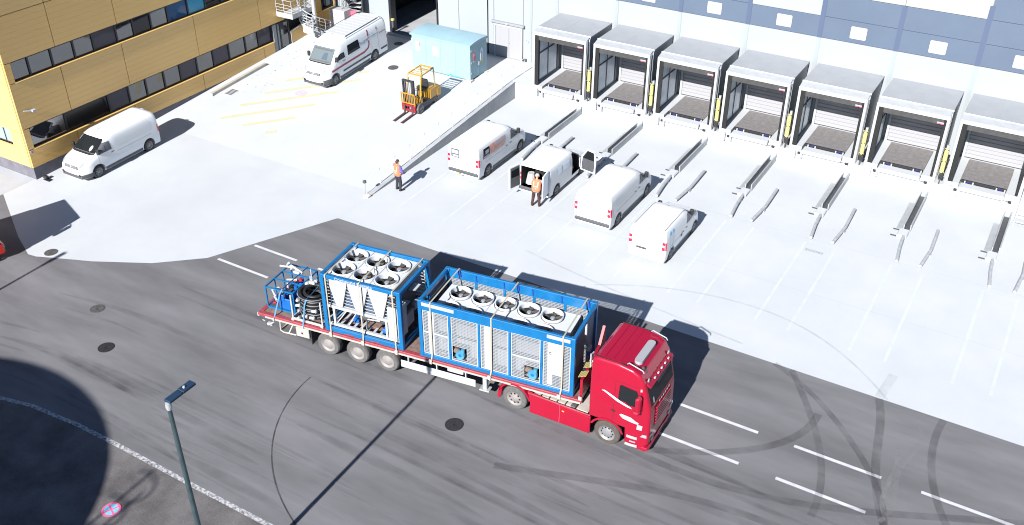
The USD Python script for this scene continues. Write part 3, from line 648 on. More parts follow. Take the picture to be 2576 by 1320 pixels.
obj('drain_grate', [sheet(sbox(-43.3, 38.75 + 0.14 * k, -42.75, 38.84 + 0.14 * k), 0.012, 1.0) for k in range(5)], 'cast_iron', None, label='small grey drain grate near the kerb beam by the tan facade', cat='grate')
obj('drain_grate', [sheet(sbox(-7.95 + 0.12 * k, 39.85, -7.87 + 0.12 * k, 40.05), 0.014) for k in range(7)], 'galvanised', None, label='narrow drain grate in the dock yard below the fifth dock lane', cat='grate')
# manhole covers
def tilt(x, y): return (math.pi / 2, math.atan(float(gz(x, y + 0.05) - gz(x, y - 0.05)) / 0.1))
def manhole(x, y, r, m, label, hue='cast_iron'):
    z = float(gz(x, y)); t = thing('manhole_cover', label, 'manhole cover', (x, y, z + 0.006), *tilt(x, y))
    obj('rim', lathe([(r * 0.86, 0.0), (r * 0.86, 0.010), (r, 0.010), (r, -0.01)], n=28), hue, t)
    obj('lid', lathe([(0, 0.008), (r * 0.84, 0.008), (r * 0.85, 0.0)], n=28), m, t)
    obj('rib', [bar((-r * 0.7 * math.cos(a), -r * 0.7 * math.sin(a), 0.011), (r * 0.7 * math.cos(a), r * 0.7 * math.sin(a), 0.011), 0.03, 0.008) for a in (0.4, 1.2, 2.0, 2.8)], hue, t)
manhole(-15.3, 21.71, 0.34, 'cast_iron_dark', 'black manhole cover alone on the asphalt in front of the lorry', 'cast_iron_dark')
manhole(-32.14, 19.95, 0.3, 'cast_iron', 'rusty brown manhole cover on the asphalt left of the lorry')
manhole(-29.69, 18.34, 0.32, 'cast_iron_dark', 'dark manhole cover on the asphalt between the lamp and the lorry tail', 'cast_iron_dark')
manhole(-37.59, 21.87, 0.3, 'cast_iron', 'grey manhole cover at the edge of the white yard, lower left')
manhole(-38.2, 49.6, 0.32, 'cast_iron', 'manhole cover in the shadow beside the striped van')
manhole(-36.2, 46.3, 0.33, 'cast_iron', 'grey manhole cover left of the blue kiosk')
def painted(x, y, r, label, pink='cover_pink', blue='cover_blue'):
    z = float(gz(x, y)); t = thing('painted_cover', label, 'manhole cover', (x, y, z + 0.008), *tilt(x, y))
    D_ = disc((0, 0), r, 36)
    obj('ring', prism(D_.difference(disc((0, 0), r * 0.78, 36)), 'xy', 0, 0.008), pink, t)
    cross = unary_union([LineString([(-r, -r), (r, r)]).buffer(r * 0.09), LineString([(-r, r), (r, -r)]).buffer(r * 0.09)]).intersection(disc((0, 0), r * 0.78, 36))
    from shapely import affinity
    cross = affinity.rotate(cross, 20, origin=(0, 0))
    obj('cross', prism(cross, 'xy', 0, 0.007), pink, t)
    for q in disc((0, 0), r * 0.78, 36).difference(cross).geoms: obj('quadrant', prism(q, 'xy', 0, 0.0055), blue, t)
painted(-22.62, 12.6, 0.31, 'pink and blue painted cover on the brown asphalt, bottom left')
painted(-39.1, 40.9, 0.36, 'faded pink and blue painted cover between the yellow hatch bars', 'faded_pink', 'faded_blue')

# ------------------------------------------------------------------ lamp posts
def make_lamp(loc, label, rotz=0.0):
    t = thing('lamp_post', label, 'lamp post', loc, rotz)
    obj('pole', tube([(0, 0, 0), (0, 0, 3.5), (0, 0, 7.62)], [0.095, 0.075, 0.055], 12), 'lamp_pole', t); obj('base_plate', rbox(-0.2, 0.2, -0.2, 0.2, 0, 0.03, 0.008), 'lamp_pole', t)
    obj('collar', lathe([(0.0, 7.75), (0.075, 7.73), (0.085, 7.6), (0.07, 7.52)], n=14), 'galvanised', t)
    obj('head', rbox(-0.11, 0.11, -0.02, 0.42, 7.74, 7.82, 0.015), 'lamp_blue', t); obj('head', rbox(-0.115, 0.115, 0.43, 0.86, 7.745, 7.83, 0.015), 'lamp_blue', t)
    obj('head_joint', box(-0.1, 0.1, 0.42, 0.43, 7.75, 7.815), 'black_plastic', t); obj('sensor', lathe([(0, 7.875), (0.03, 7.87), (0.035, 7.83)], (0, 0.56, 0), n=10), 'unit_white', t)
    return t
lamp0 = make_lamp((-17.03, 11.73, 0), 'tall slim lamp post with a flat blue head in the foreground')
copy_of(lamp0, 'lamp post left of the picture whose thin shadow crosses the asphalt', (-36.62, 8.85, 0))

# ------------------------------------------------------------------ tan office building
BX, BY = -44.5, 26.28
tb = thing('office_building', 'tan clad office building with two dark window bands along the yard', 'building')
H_TOP = 10.6
objs('core', [box(-62, BX - 0.55, BY + 0.55, 51.0, -0.8, H_TOP - 0.3)], 'room_dark', tb)
obj('roof', box(-62, BX - 0.01, BY + 0.02, 51.1, H_TOP - 0.3, H_TOP), 'plinth_grey', tb)
obj('plinth', [box(BX - 0.5, BX - 0.03, BY + 0.03, 44.7, -0.8, 0.468), box(-62, BX - 0.5, BY + 0.03, BY + 0.5, -0.8, 0.468)], 'plinth_grey', tb)
def facade(y0, y1, z0, z1, m=None, g=0.014, x=BX):
    obj('cladding_panel', rbox(x - 0.12, x, y0 + g, y1 - g, z0 + g, z1 - g, 0.012), m or rng.choice(['tan_cladding', 'tan_cladding', 'tan_cladding_warm', 'tan_cladding_pale']), tb)
PY_ = [BY, 29.28, 33.2, 38.42, 43.7]
L0, L1, U0, U1 = 1.47, 2.62, 5.07, 6.12
YA0, YA1 = 26.68, 44.7
for a, b in zip(PY_, PY_[1:] + [44.7]): facade(a, b, 0.47, L0)
for a, b in zip(PY_, PY_[1:] + [48.9]): facade(a, b, L1, U0)
facade(48.9, 51.1, 3.6, U0)
for a, b in zip(PY_, PY_[1:] + [48.9]): facade(a, b, U1, 8.4)
facade(48.9, 51.1, U1, 8.4)
for a, b in zip(PY_, PY_[1:] + [51.1]): facade(a, b, 8.4, H_TOP)
for z0, z1, zz in ((L0, L1, 0), (U0, U1, 0)): facade(BY, YA0, z0, z1)
# window bands: frame, panes with their own mullions, sill
def band(z0, z1, y0, y1, mull, looks, name):
    w = part(name, tb)
    x = BX - 0.2
    obj('head_frame', box(x - 0.06, x + 0.05, y0, y1, z1 - 0.09, z1 - 0.001), 'window_frame', w); obj('foot_frame', box(x - 0.06, x + 0.05, y0, y1, z0 + 0.001, z0 + 0.07), 'window_frame', w)
    ms = [y0] + mull + [y1]
    for i, y in enumerate(ms):
        a = y0 if i == 0 else y - 0.05; b = y1 if i == len(ms) - 1 else y + 0.05
        if i == 0: b = y0 + 0.07
        if i == len(ms) - 1: a = y1 - 0.07
        obj('mullion', box(x - 0.06, x + 0.06, a, b, z0 + 0.07, z1 - 0.09), 'window_frame', w)
    for i in range(len(ms) - 1):
        obj('pane', box(x - 0.03, x + 0.005, ms[i] + 0.05, ms[i + 1] - 0.05, z0 + 0.07, z1 - 0.09), looks[i % len(looks)], w)
    obj('sill', rbox(BX - 0.14, BX + 0.04, y0 - 0.02, y1 + 0.02, z0 - 0.02, z0 + 0.016, 0.008), 'tan_trim', w)
    obj('reveal', [box(BX - 0.3, BX - 0.125, y0 - 0.03, y1 + 0.03, z1 + 0.012, z1 + 0.04), box(BX - 0.3, BX - 0.125, y0 - 0.04, y0 - 0.001, z0, z1 + 0.01), box(BX - 0.3, BX - 0.125, y0, y1, z0 - 0.05, z0 - 0.022)], 'tan_trim', w)
    return w
M1 = [28.89, 31.69, 33.11, 34.35, 35.68, 36.91, 38.23, 39.57, 40.88, 42.31, 43.46]
band(L0, L1, YA0, 44.66, M1, ['office_glass', 'office_glass_dark', 'office_glass_screen', 'office_glass', 'office_glass', 'office_glass', 'office_glass_screen', 'office_glass', 'office_glass_screen', 'office_glass', 'office_glass', 'office_glass_screen'], 'lower_window_band')
M2 = [27.69, 29.04, 30.4, 31.61, 33.15, 34.31, 35.54, 36.77, 38.29, 39.64, 40.9, 42.2, 43.5, 44.8, 46.1, 47.4]
band(U0, U1, YA0, 48.86, M2, ['office_glass', 'office_glass', 'office_glass', 'office_glass', 'office_glass_screen', 'office_glass', 'office_glass_dark', 'office_glass', 'office_glass_blue', 'office_glass_cyan', 'office_glass_dark', 'office_glass_blue', 'office_glass_dark'], 'upper_window_band')
# things seen inside the upper rooms stay dark; entrance recess
objs('recess_wall', [box(BX - 1.3, BX - 1.2, 44.7, 51.0, 0.5, 3.6), box(BX - 1.2, BX - 0.1, 44.66, 44.70, 0.5, 2.62)], 'room_dark', tb)
obj('soffit', box(BX - 1.2, BX - 0.02, 44.7, 48.9, L1 - 0.05, L1 - 0.001), 'room_dark', tb)
d = part('entrance_door', tb)
objs('door_frame', [box(BX - 0.12, BX - 0.02, y, y + 0.12, 0.6, 2.56) for y in (45.0, 45.32, 46.12)] + [box(BX - 0.12, BX - 0.02, 45.44, 46.12, 2.46, 2.56)], 'window_frame', d)
obj('pane', box(BX - 0.09, BX - 0.06, 45.44, 46.12, 0.68, 2.46), 'office_glass', d); obj('side_pane', box(BX - 0.09, BX - 0.06, 45.12, 45.32, 0.68, 2.5), 'car_glass_pale', d)
obj('jamb_post', box(BX - 0.1, BX - 0.005, 44.71, 44.99, 0.5, 2.56), 'unit_grey', tb)
obj('porch_wall', prism([(46.35, 0.5), (48.85, 0.5), (48.85, 1.95), (46.35, 1.62)], 'yz', BX - 0.16, BX - 0.02), 'tan_cladding', tb)
obj('porch_trim', [box(BX - 0.17, BX + 0.02, 46.3, 46.36, 0.6, 1.66), bar((BX - 0.08, 46.3, 1.66), (BX - 0.08, 48.85, 1.98), 0.18, 0.05)], 'cream_paint', tb)
facade(48.9, 51.1, 0.6, 2.15); facade(48.9, 49.55, 2.15, 3.6); facade(50.75, 51.1, 2.15, 3.6)
d = part('tall_window', tb)
objs('frame', [box(BX - 0.18, BX - 0.02, 49.57, 49.7, 2.17, 3.58), box(BX - 0.18, BX - 0.02, 50.6, 50.73, 2.17, 3.58), box(BX - 0.18, BX - 0.02, 49.7, 50.6, 2.17, 2.26)], 'window_frame', d)
obj('pane', box(BX - 0.14, BX - 0.1, 49.7, 50.6, 2.26, 3.58), 'office_glass_dark', d); obj('blind', box(BX - 0.095, BX - 0.085, 50.1, 50.55, 2.3, 3.4), 'car_glass_pale', d)
# sunlit end wall
def endp(x0, x1, z0, z1, g=0.014): obj('end_panel', rbox(x0 + g, x1 - g, BY, BY + 0.12, z0 + g, z1 - g, 0.012), 'tan_cladding_pale', tb)
ex = [-62, -56.5, -51.2, -47.9, BX - 0.125]
for a, b in zip(ex[:-1], ex[1:]):
    endp(a, b, 0.47, 1.5); endp(a, b, 2.42, 5.07); endp(a, b, 6.12, 8.4); endp(a, b, 8.4, H_TOP)
endp(-45.66, BX - 0.125, 1.5, 2.42); endp(-62, -49.0, 1.5, 2.42); endp(-62, BX - 0.125, 5.07, 6.12)
w = part('end_window', tb)
objs('frame', [box(-49, -45.68, BY + 0.15, BY + 0.22, 1.5, 1.57), box(-49, -45.68, BY + 0.15, BY + 0.22, 2.34, 2.42)] + [box(x, x + 0.07, BY + 0.15, BY + 0.22, 1.57, 2.34) for x in (-49.0, -47.4, -46.42, -45.75)], 'window_frame', w)
obj('pane', box(-48.93, -45.7, BY + 0.17, BY + 0.19, 1.57, 2.34), 'car_glass_pale', w)
t = thing('wall_lamp', 'small white lamp arm on the tan facade near its sunlit corner', 'lamp', (BX, 26.8, 3.5))
obj('arm', bar((0, -0.15, 0.06), (0.1, 0.25, -0.02), 0.07, 0.06), 'unit_white', t); obj('lamp_head', rbox(0.02, 0.2, 0.2, 0.42, -0.1, 0.02, 0.02), 'unit_white', t)
obj('wall_socket', rbox(BX, BX + 0.05, 26.38, 26.52, 1.3, 1.44, 0.01), 'unit_grey', None, label='tiny grey box on the tan facade below the window corner', cat='box')
t = thing('black_spotlight', 'small black floor spotlight at the foot of the tan corner', 'spotlight', (-44.1, 26.6, float(gz(-44.1, 26.6))))
obj('housing', rbox(-0.16, 0.1, -0.1, 0.1, 0.06, 0.22, 0.03), 'black_plastic', t); obj('base_plate', box(-0.14, 0.34, -0.12, 0.12, 0.0, 0.03), 'black_plastic', t); obj('bracket', box(-0.02, 0.02, -0.12, 0.12, 0.03, 0.1), 'dark_plastic', t)

# ------------------------------------------------------------------ white spiral stair
SX, SY, SZ = -43.05, 47.15, 0.95
t = thing('spiral_stair', 'white metal spiral stair with railings beside the tan building', 'staircase', (SX, SY, SZ))
obj('pole', cyl((0, 0, 0), (0, 0, 7.5), 0.115, 16), 'white_frame', t)
NS, RISE, R_ = 26, 0.195, 1.0
A0, DA = 60.0, -23.0
pts = []
for k in range(NS):
    a = math.radians(A0 + DA * k); z = RISE * (k + 1); h = math.radians(13)
    v = [(0.1 * math.cos(a - 1.2), 0.1 * math.sin(a - 1.2)), (R_ * math.cos(a - h), R_ * math.sin(a - h)), (R_ * math.cos(a + h), R_ * math.sin(a + h)), (0.1 * math.cos(a + 1.2), 0.1 * math.sin(a + 1.2))]
    obj('tread', prism(v, 'xy', z - 0.035, z), 'white_frame', t)
    e = np.array([1.01 * math.cos(a), 1.01 * math.sin(a), z]); pts.append(e)
    obj('baluster', cyl(e - [0, 0, 0.1], e + [0, 0, 1.0], 0.017, 6), 'white_frame', t)
pts = np.array(pts)
def fine(off): 
    q = []
    for k in np.linspace(0, NS - 1, NS * 2):
        a = math.radians(A0 + DA * k); q.append((1.01 * math.cos(a), 1.01 * math.sin(a), RISE * (k + 1) + off))
    return q
obj('handrail', tube(fine(1.0), 0.024, 6), 'white_frame', t)
for o in (0.3, 0.55, 0.78): obj('mid_rail', tube(fine(o), 0.013, 5), 'white_frame', t)
obj('stringer', [bar(fine(-0.06)[i], fine(-0.06)[i + 1], 0.02, 0.2) for i in range(NS * 2 - 1)], 'white_frame', t)
g_ = part('gate_panel', t, (-0.15, -1.02, 1.0), math.radians(-12))
objs('frame', [cyl((0, 0, 0), (0, 0, 1.15), 0.025, 6), cyl((1.05, 0, 0), (1.05, 0, 1.15), 0.025, 6), cyl((0, 0, 1.15), (1.05, 0, 1.15), 0.025, 6), cyl((0, 0, 0), (1.05, 0, 0), 0.025, 6)] + [cyl((0, 0, z), (1.05, 0, z), 0.016, 6) for z in (0.45, 0.62, 0.79, 0.96)], 'white_frame', g_)
obj('kick_plate', box(0.0, 1.05, -0.01, 0.01, 0.02, 0.38), 'unit_white', g_)
t = thing('stair_balcony', 'white metal balcony on the tan facade reached by the spiral stair', 'balcony', (BX, 45.2, 3.05))
obj('floor', box(0.01, 1.35, 0, 1.9, 0, 0.08), 'white_frame', t); objs('kick_plate', [box(1.34, 1.37, 0, 1.9, 0.08, 0.32), box(0.02, 1.34, -0.02, 0.01, 0.08, 0.32)], 'unit_white', t)
obj('railing', [cyl((1.35, y, 0.0), (1.35, y, 1.15), 0.02, 6) for y in (0.0, 0.63, 1.26, 1.9)] + [cyl((x, 0, 0), (x, 0, 1.15), 0.02, 6) for x in (0.05, 0.7)] + [cyl((1.35, 0, z), (1.35, 1.9, z), 0.014, 6) for z in (0.45, 0.65, 0.85, 1.15)] + [cyl((0.03, 0, z), (1.35, 0, z), 0.014, 6) for z in (0.45, 0.65, 0.85, 1.15)], 'white_frame', t)

# ------------------------------------------------------------------ blue kiosk on blocks
KX0, KX1, KY0, KY1 = -34.98, -30.72, 46.75, 48.65
kz = float(gz(-32, 46.75)) + 0.13
t = thing('blue_kiosk', 'pale blue windowless kiosk with a curved roof standing on blocks', 'kiosk', (KX0, KY0, kz))
kw, kd, kh = KX1 - KX0, KY1 - KY0, 2.12
obj('body', rbox(0, kw, 0, kd, 0, kh, 0.02), 'kiosk_blue', t)
ar = [(-0.06, kh - 0.02)] + [(y, kh + 0.05 + 0.12 * (1 - (abs(y - kd * 0.55) / (kd * 0.62)) ** 2)) for y in np.linspace(-0.06, kd + 0.08, 12)] + [(kd + 0.08, kh - 0.02)]
obj('roof', prism(ar, 'yz', -0.1, kw + 0.05), 'kiosk_blue', t, smooth=25)
for x in (1.05, 2.12, 3.2): obj('wall_joint', box(x - 0.006, x + 0.006, -0.004, 0.0, 0.03, kh - 0.05), 'kiosk_dark_blue', t)
obj('roof_joint', [box(x, x + 0.02, 0.05, 0.06, kh + 0.2, kh + 0.22) for x in (1.4, 2.8)], 'kiosk_blue', t)
obj('poster', box(0.28, 0.62, -0.012, -0.001, 1.15, 1.75), 'poster_white', t); obj('poster', box(1.55, 1.98, -0.012, -0.001, 1.05, 1.65), 'poster_white', t); obj('poster_mark', box(0.55, 0.6, -0.018, -0.013, 1.45, 1.72), 'sign_red', t)
obj('side_sign', box(kw + 0.001, kw + 0.012, 0.35, 0.62, 1.15, 1.62), 'sign_red', t); obj('side_sign_field', box(kw + 0.0125, kw + 0.018, 0.37, 0.56, 1.38, 1.6), 'poster_white', t); obj('side_sign_note', box(kw + 0.001, kw + 0.012, 0.33, 0.62, 1.02, 1.1), 'poster_white', t)
obj('arched_sign', prism(Polygon([(1.12, 0.85), (1.42, 0.85), (1.42, 1.5), (1.27, 1.72), (1.12, 1.5)]), 'yz', kw + 0.001, kw + 0.012), 'sticker_pale', t); obj('arched_figure', prism(Polygon([(1.17, 0.9), (1.38, 0.9), (1.36, 1.4), (1.27, 1.55), (1.18, 1.4)]), 'yz', kw + 0.0125, kw + 0.017), 'poster_white', t)
obj('sign_base', prism(Polygon([(1.0, 0.78), (1.45, 0.78), (1.4, 0.92), (1.1, 0.92)]), 'yz', kw + 0.018, kw + 0.022), 'yellow_pale', t); obj('latch', rbox(kw + 0.001, kw + 0.04, 0.92, 1.02, 0.68, 0.9, 0.01), 'unit_white', t)
for z in (0.35, 1.0, 1.75): obj('hinge', rbox(kw + 0.001, kw + 0.03, 0.08, 0.14, z, z + 0.1, 0.006), 'unit_white', t)
obj('door_joint', box(kw + 0.001, kw + 0.004, 0.95, 0.965, 0.05, 1.9), 'kiosk_dark_blue', t)
obj('paint_drip', [prism(Polygon([(2.45, 0.0), (2.6, 0.0), (2.55, 0.09)]), 'xz', -0.006, -0.001), prism(Polygon([(2.7, 0.0), (3.5, 0.0), (3.35, 0.07), (3.2, 0.03), (2.95, 0.06), (2.82, 0.16)]), 'xz', -0.006, -0.001)], 'kiosk_dark_blue', t)
for nm, x, y in (('at the near right corner of the blue kiosk', KX1 - 0.35, KY0 - 0.15), ('at the far right corner of the blue kiosk', KX1 - 0.3, KY1 - 0.3), ('at the near left corner of the blue kiosk', KX0 + 0.1, KY0 - 0.1)):
    z = float(gz(x, y)); obj('support_block', rbox(x, x + 0.45, y, y + 0.35, z - 0.05, kz - 0.003, 0.015), 'stone_block', None, label='pinkish concrete support block ' + nm, cat='block')

# ------------------------------------------------------------------ round tank beyond the lower left corner (its shadow falls into the picture)
TX, TY, TR, TH = -29.3, -10.6, 7.75, 12.0
t = thing('storage_tank', 'large round tank outside the lower left corner casting the black shadow', 'tank', (TX, TY, 0))
obj('shell', lathe([(0, TH + 0.4), (TR, TH), (TR, -0.1)], n=64), 'tank_grey', t)
for zz, aa in ((TH, math.radians(28)), (TH - 2.6, math.radians(2))):
    c, s = math.cos(aa), math.sin(aa)
    for off in (-0.5, 0.5): obj('ladder_rail', cyl((TR * c + 0.6 * c - s * off, TR * s + 0.6 * s + c * off, zz - 2.2), (TR * c + 0.6 * c - s * off, TR * s + 0.6 * s + c * off, zz + 1.0), 0.05, 6), 'tank_grey', t)
    obj('ladder_cage', [tube([(TR * c + 0.3 * c + 0.75 * math.cos(u), TR * s + 0.3 * s + 0.75 * math.sin(u), zz + dz) for u in np.linspace(aa - 1.6, aa + 1.6, 9)], 0.04, 5) for dz in (-1.6, -0.8, 0.0, 0.8)], 'tank_grey', t)
obj('top_hatch', box(TR * 0.75, TR + 0.4, -0.6, 0.9, TH - 0.4, TH + 0.9), 'tank_grey', t)
obj('top_pipe', [cyl((TR * 0.9, -3.0, TH - 0.5), (TR * 0.9 + 0.6, -3.2, TH + 0.6), 0.35, 10)], 'tank_grey', t)

# ------------------------------------------------------------------ vans
def wheel(parent, x, y, r, w, side, tyre='tyre_rubber', rim='rim_grey', spokes=5, name='wheel', rimr=0.62, bore=0.22):
    """A wheel whose outer face looks along side (+1 / -1) in y; origin at its hub."""
    g = part(name, parent, (x, y, r))
    prof = [(r * rimr, -w / 2), (r * 0.9, -w / 2), (r * 0.985, -w * 0.36), (r, -w * 0.2), (r, w * 0.2), (r * 0.985, w * 0.36), (r * 0.9, w / 2), (r * rimr, w / 2), (r * rimr, -w / 2)]
    obj('tyre', lathe(prof, (0, 0, 0), 'y', 32), tyre, g, smooth=35)
    o = side * w * 0.5
    # dished rim, hub and holes
    hp = [(r * rimr, 0.0), (r * (rimr - 0.05), -0.012), (r * 0.46, -0.05), (r * bore, -0.03), (r * bore * 0.7, 0.0), (0.0, 0.004)]
    q = lathe([(a, -b * 1.0) for a, b in hp], (0, o, 0), 'y', 30)
    v = q[0].copy()
    if side > 0: v[:, 1] = 2 * o - v[:, 1]; f = q[1][:, ::-1]
    else: f = q[1]
    obj('rim', (v, f), rim, g, smooth=35)
    if spokes:
        hs = []
        for k in range(spokes):
            a = 2 * math.pi * k / spokes; c = (0.40 * r * math.cos(a), 0.40 * r * math.sin(a))
            hs.append(cyl((c[0], o - side * 0.052, c[1]), (c[0], o - side * 0.034, c[1]), r * 0.075, 8))
        objs('rim_hole', hs, 'dark_void', g)
    return g

def slab_(poly, y0, y1): return prism(poly, 'xz', y0, y1)

class Body:
    """A van shell from a side profile, with helpers that lay glass and lamps onto its surface."""
    def __init__(s, L, W, H, z0, prof, front=(0.75, 0.26), p=5.5, rear_in=0.04, tuck=0.05):
        s.L, s.W, s.H, s.z0, s.p, s.tuck = L, W, H, z0, p, tuck
        s.px, s.pz = np.array(prof, float).T; s.fr = front; s.ri = rear_in
        fx = np.linspace(0, L, 400); fz = np.interp(fx, s.px, s.pz)
        k = np.ones(9) / 9; s.fx = fx; s.fz = np.convolve(np.pad(fz, 4, mode='edge'), k, 'valid')
    def z1(s, x): return np.interp(x, s.fx, s.fz)
    def hw(s, x):
        x = np.asarray(x, float); d, a = s.fr
        return s.W / 2 * (1 - a * np.clip((x - (s.L - d)) / d, 0, 1) ** 2.4) - s.ri * np.clip(1 - x / 0.12, 0, 1) ** 2
    def zb(s, x): return s.z0 + 0.42 * (s.z1(x) - s.z0)
    def yside(s, x, z):
        t = np.clip((z - s.zb(x)) / np.maximum(s.z1(x) - s.zb(x), 1e-6), 0, 1)
        lower = np.clip((s.zb(x) - z) / np.maximum(s.zb(x) - s.z0, 1e-6), 0, 1)
        return s.hw(x) * (1 - 0.035 * t) * (1 - np.clip(t, 0, 0.9999) ** s.p) ** (1 / s.p) - s.tuck * lower ** 3
    def ztop(s, x, y):
        u = np.clip(np.abs(y) / s.hw(x), 0, 0.9999)
        return s.zb(x) + (s.z1(x) - s.zb(x)) * (1 - u ** s.p) ** (1 / s.p)
    def mesh(s, n=64):
        xs = np.unique(np.r_[np.linspace(0, s.L, n), np.linspace(0, 0.15, 6), np.linspace(s.L - 0.9, s.L, 18)])
        V = []
        for x in xs:
            zb, z1 = float(s.zb(x)), float(s.z1(x))
            ring = []
            for z in np.linspace(s.z0, zb, 5): ring.append((float(s.yside(x, z)), z))
            for t in np.r_[np.linspace(0.12, 0.8, 6), np.linspace(0.86, 0.9995, 8)]:
                z = zb + (z1 - zb) * t; ring.append((float(s.yside(x, z)), z))
            full = ring + [(y_ * k, z1 - (0.0 if k else -0.0)) for k in (0.5,) for y_ in (ring[-1][0],)] + [(0, z1)]
            full = full + [(-y, z) for y, z in full[:-1][::-1]]
            V.append([(x, y, z) for y, z in full])
        V = np.array(V); m, k = V.shape[:2]; P = V.reshape(-1, 3); F = []
        for i in range(m - 1):
            for j in range(k):
                l = (j + 1) % k
                a, b, c, d = i * k + j, i * k + l, (i + 1) * k + l, (i + 1) * k + j
                F += [[a, b, c], [a, c, d]]
        for i, flip in ((0, False), (m - 1, True)):
            c = len(P); P = np.vstack([P, V[i].mean(0)])
            for j in range(k):
                l = (j + 1) % k
                F.append([c, i * k + l, i * k + j] if not flip else [c, i * k + j, i * k + l])
        t = trimesh.Trimesh(P, np.array(F), process=False)
        t.merge_vertices(); t.fix_normals()
        return t
    def side(s, poly, sg, off=0.008, edge=0.12):
        v, f = tri2d(poly, edge)
        y = sg * (s.yside(v[:, 0], v[:, 1]) + off)
        q = trimesh.Trimesh(np.column_stack([v[:, 0], y, v[:, 1]]), f, process=False)
        if (q.face_normals[:, 1].mean() * sg) < 0: q.invert()
        return q
    def top(s, poly, off=0.008, edge=0.1):
        v, f = tri2d(poly, edge); return trimesh.Trimesh(np.column_stack([v, s.ztop(v[:, 0], v[:, 1]) + off]), f, process=False)
    def rear(s, poly, off=0.006):
        v, f = tri2d(poly, 0)
        q = trimesh.Trimesh(np.column_stack([np.full(len(v), -off), v]), f, process=False)
        if q.face_normals[:, 0].mean() > 0: q.invert()
        return q
    def front(s, poly, off=0.012, edge=0.07):
        """(y, z) polygon thrown against the nose."""
        v, f = tri2d(poly, edge); lo, hi = np.full(len(v), s.L - 2.4), np.full(len(v), s.L + 0.01)
        for _ in range(40):
            mid = (lo + hi) / 2; ins = (v[:, 1] < s.ztop(mid, v[:, 0])) & (np.abs(v[:, 0]) < s.hw(mid))
            lo, hi = np.where(ins, mid, lo), np.where(ins, hi, mid)
        q = trimesh.Trimesh(np.column_stack([np.minimum(lo, s.L) + off, v]), f, process=False)
        if q.face_normals[:, 0].mean() < 0: q.invert()
        return q

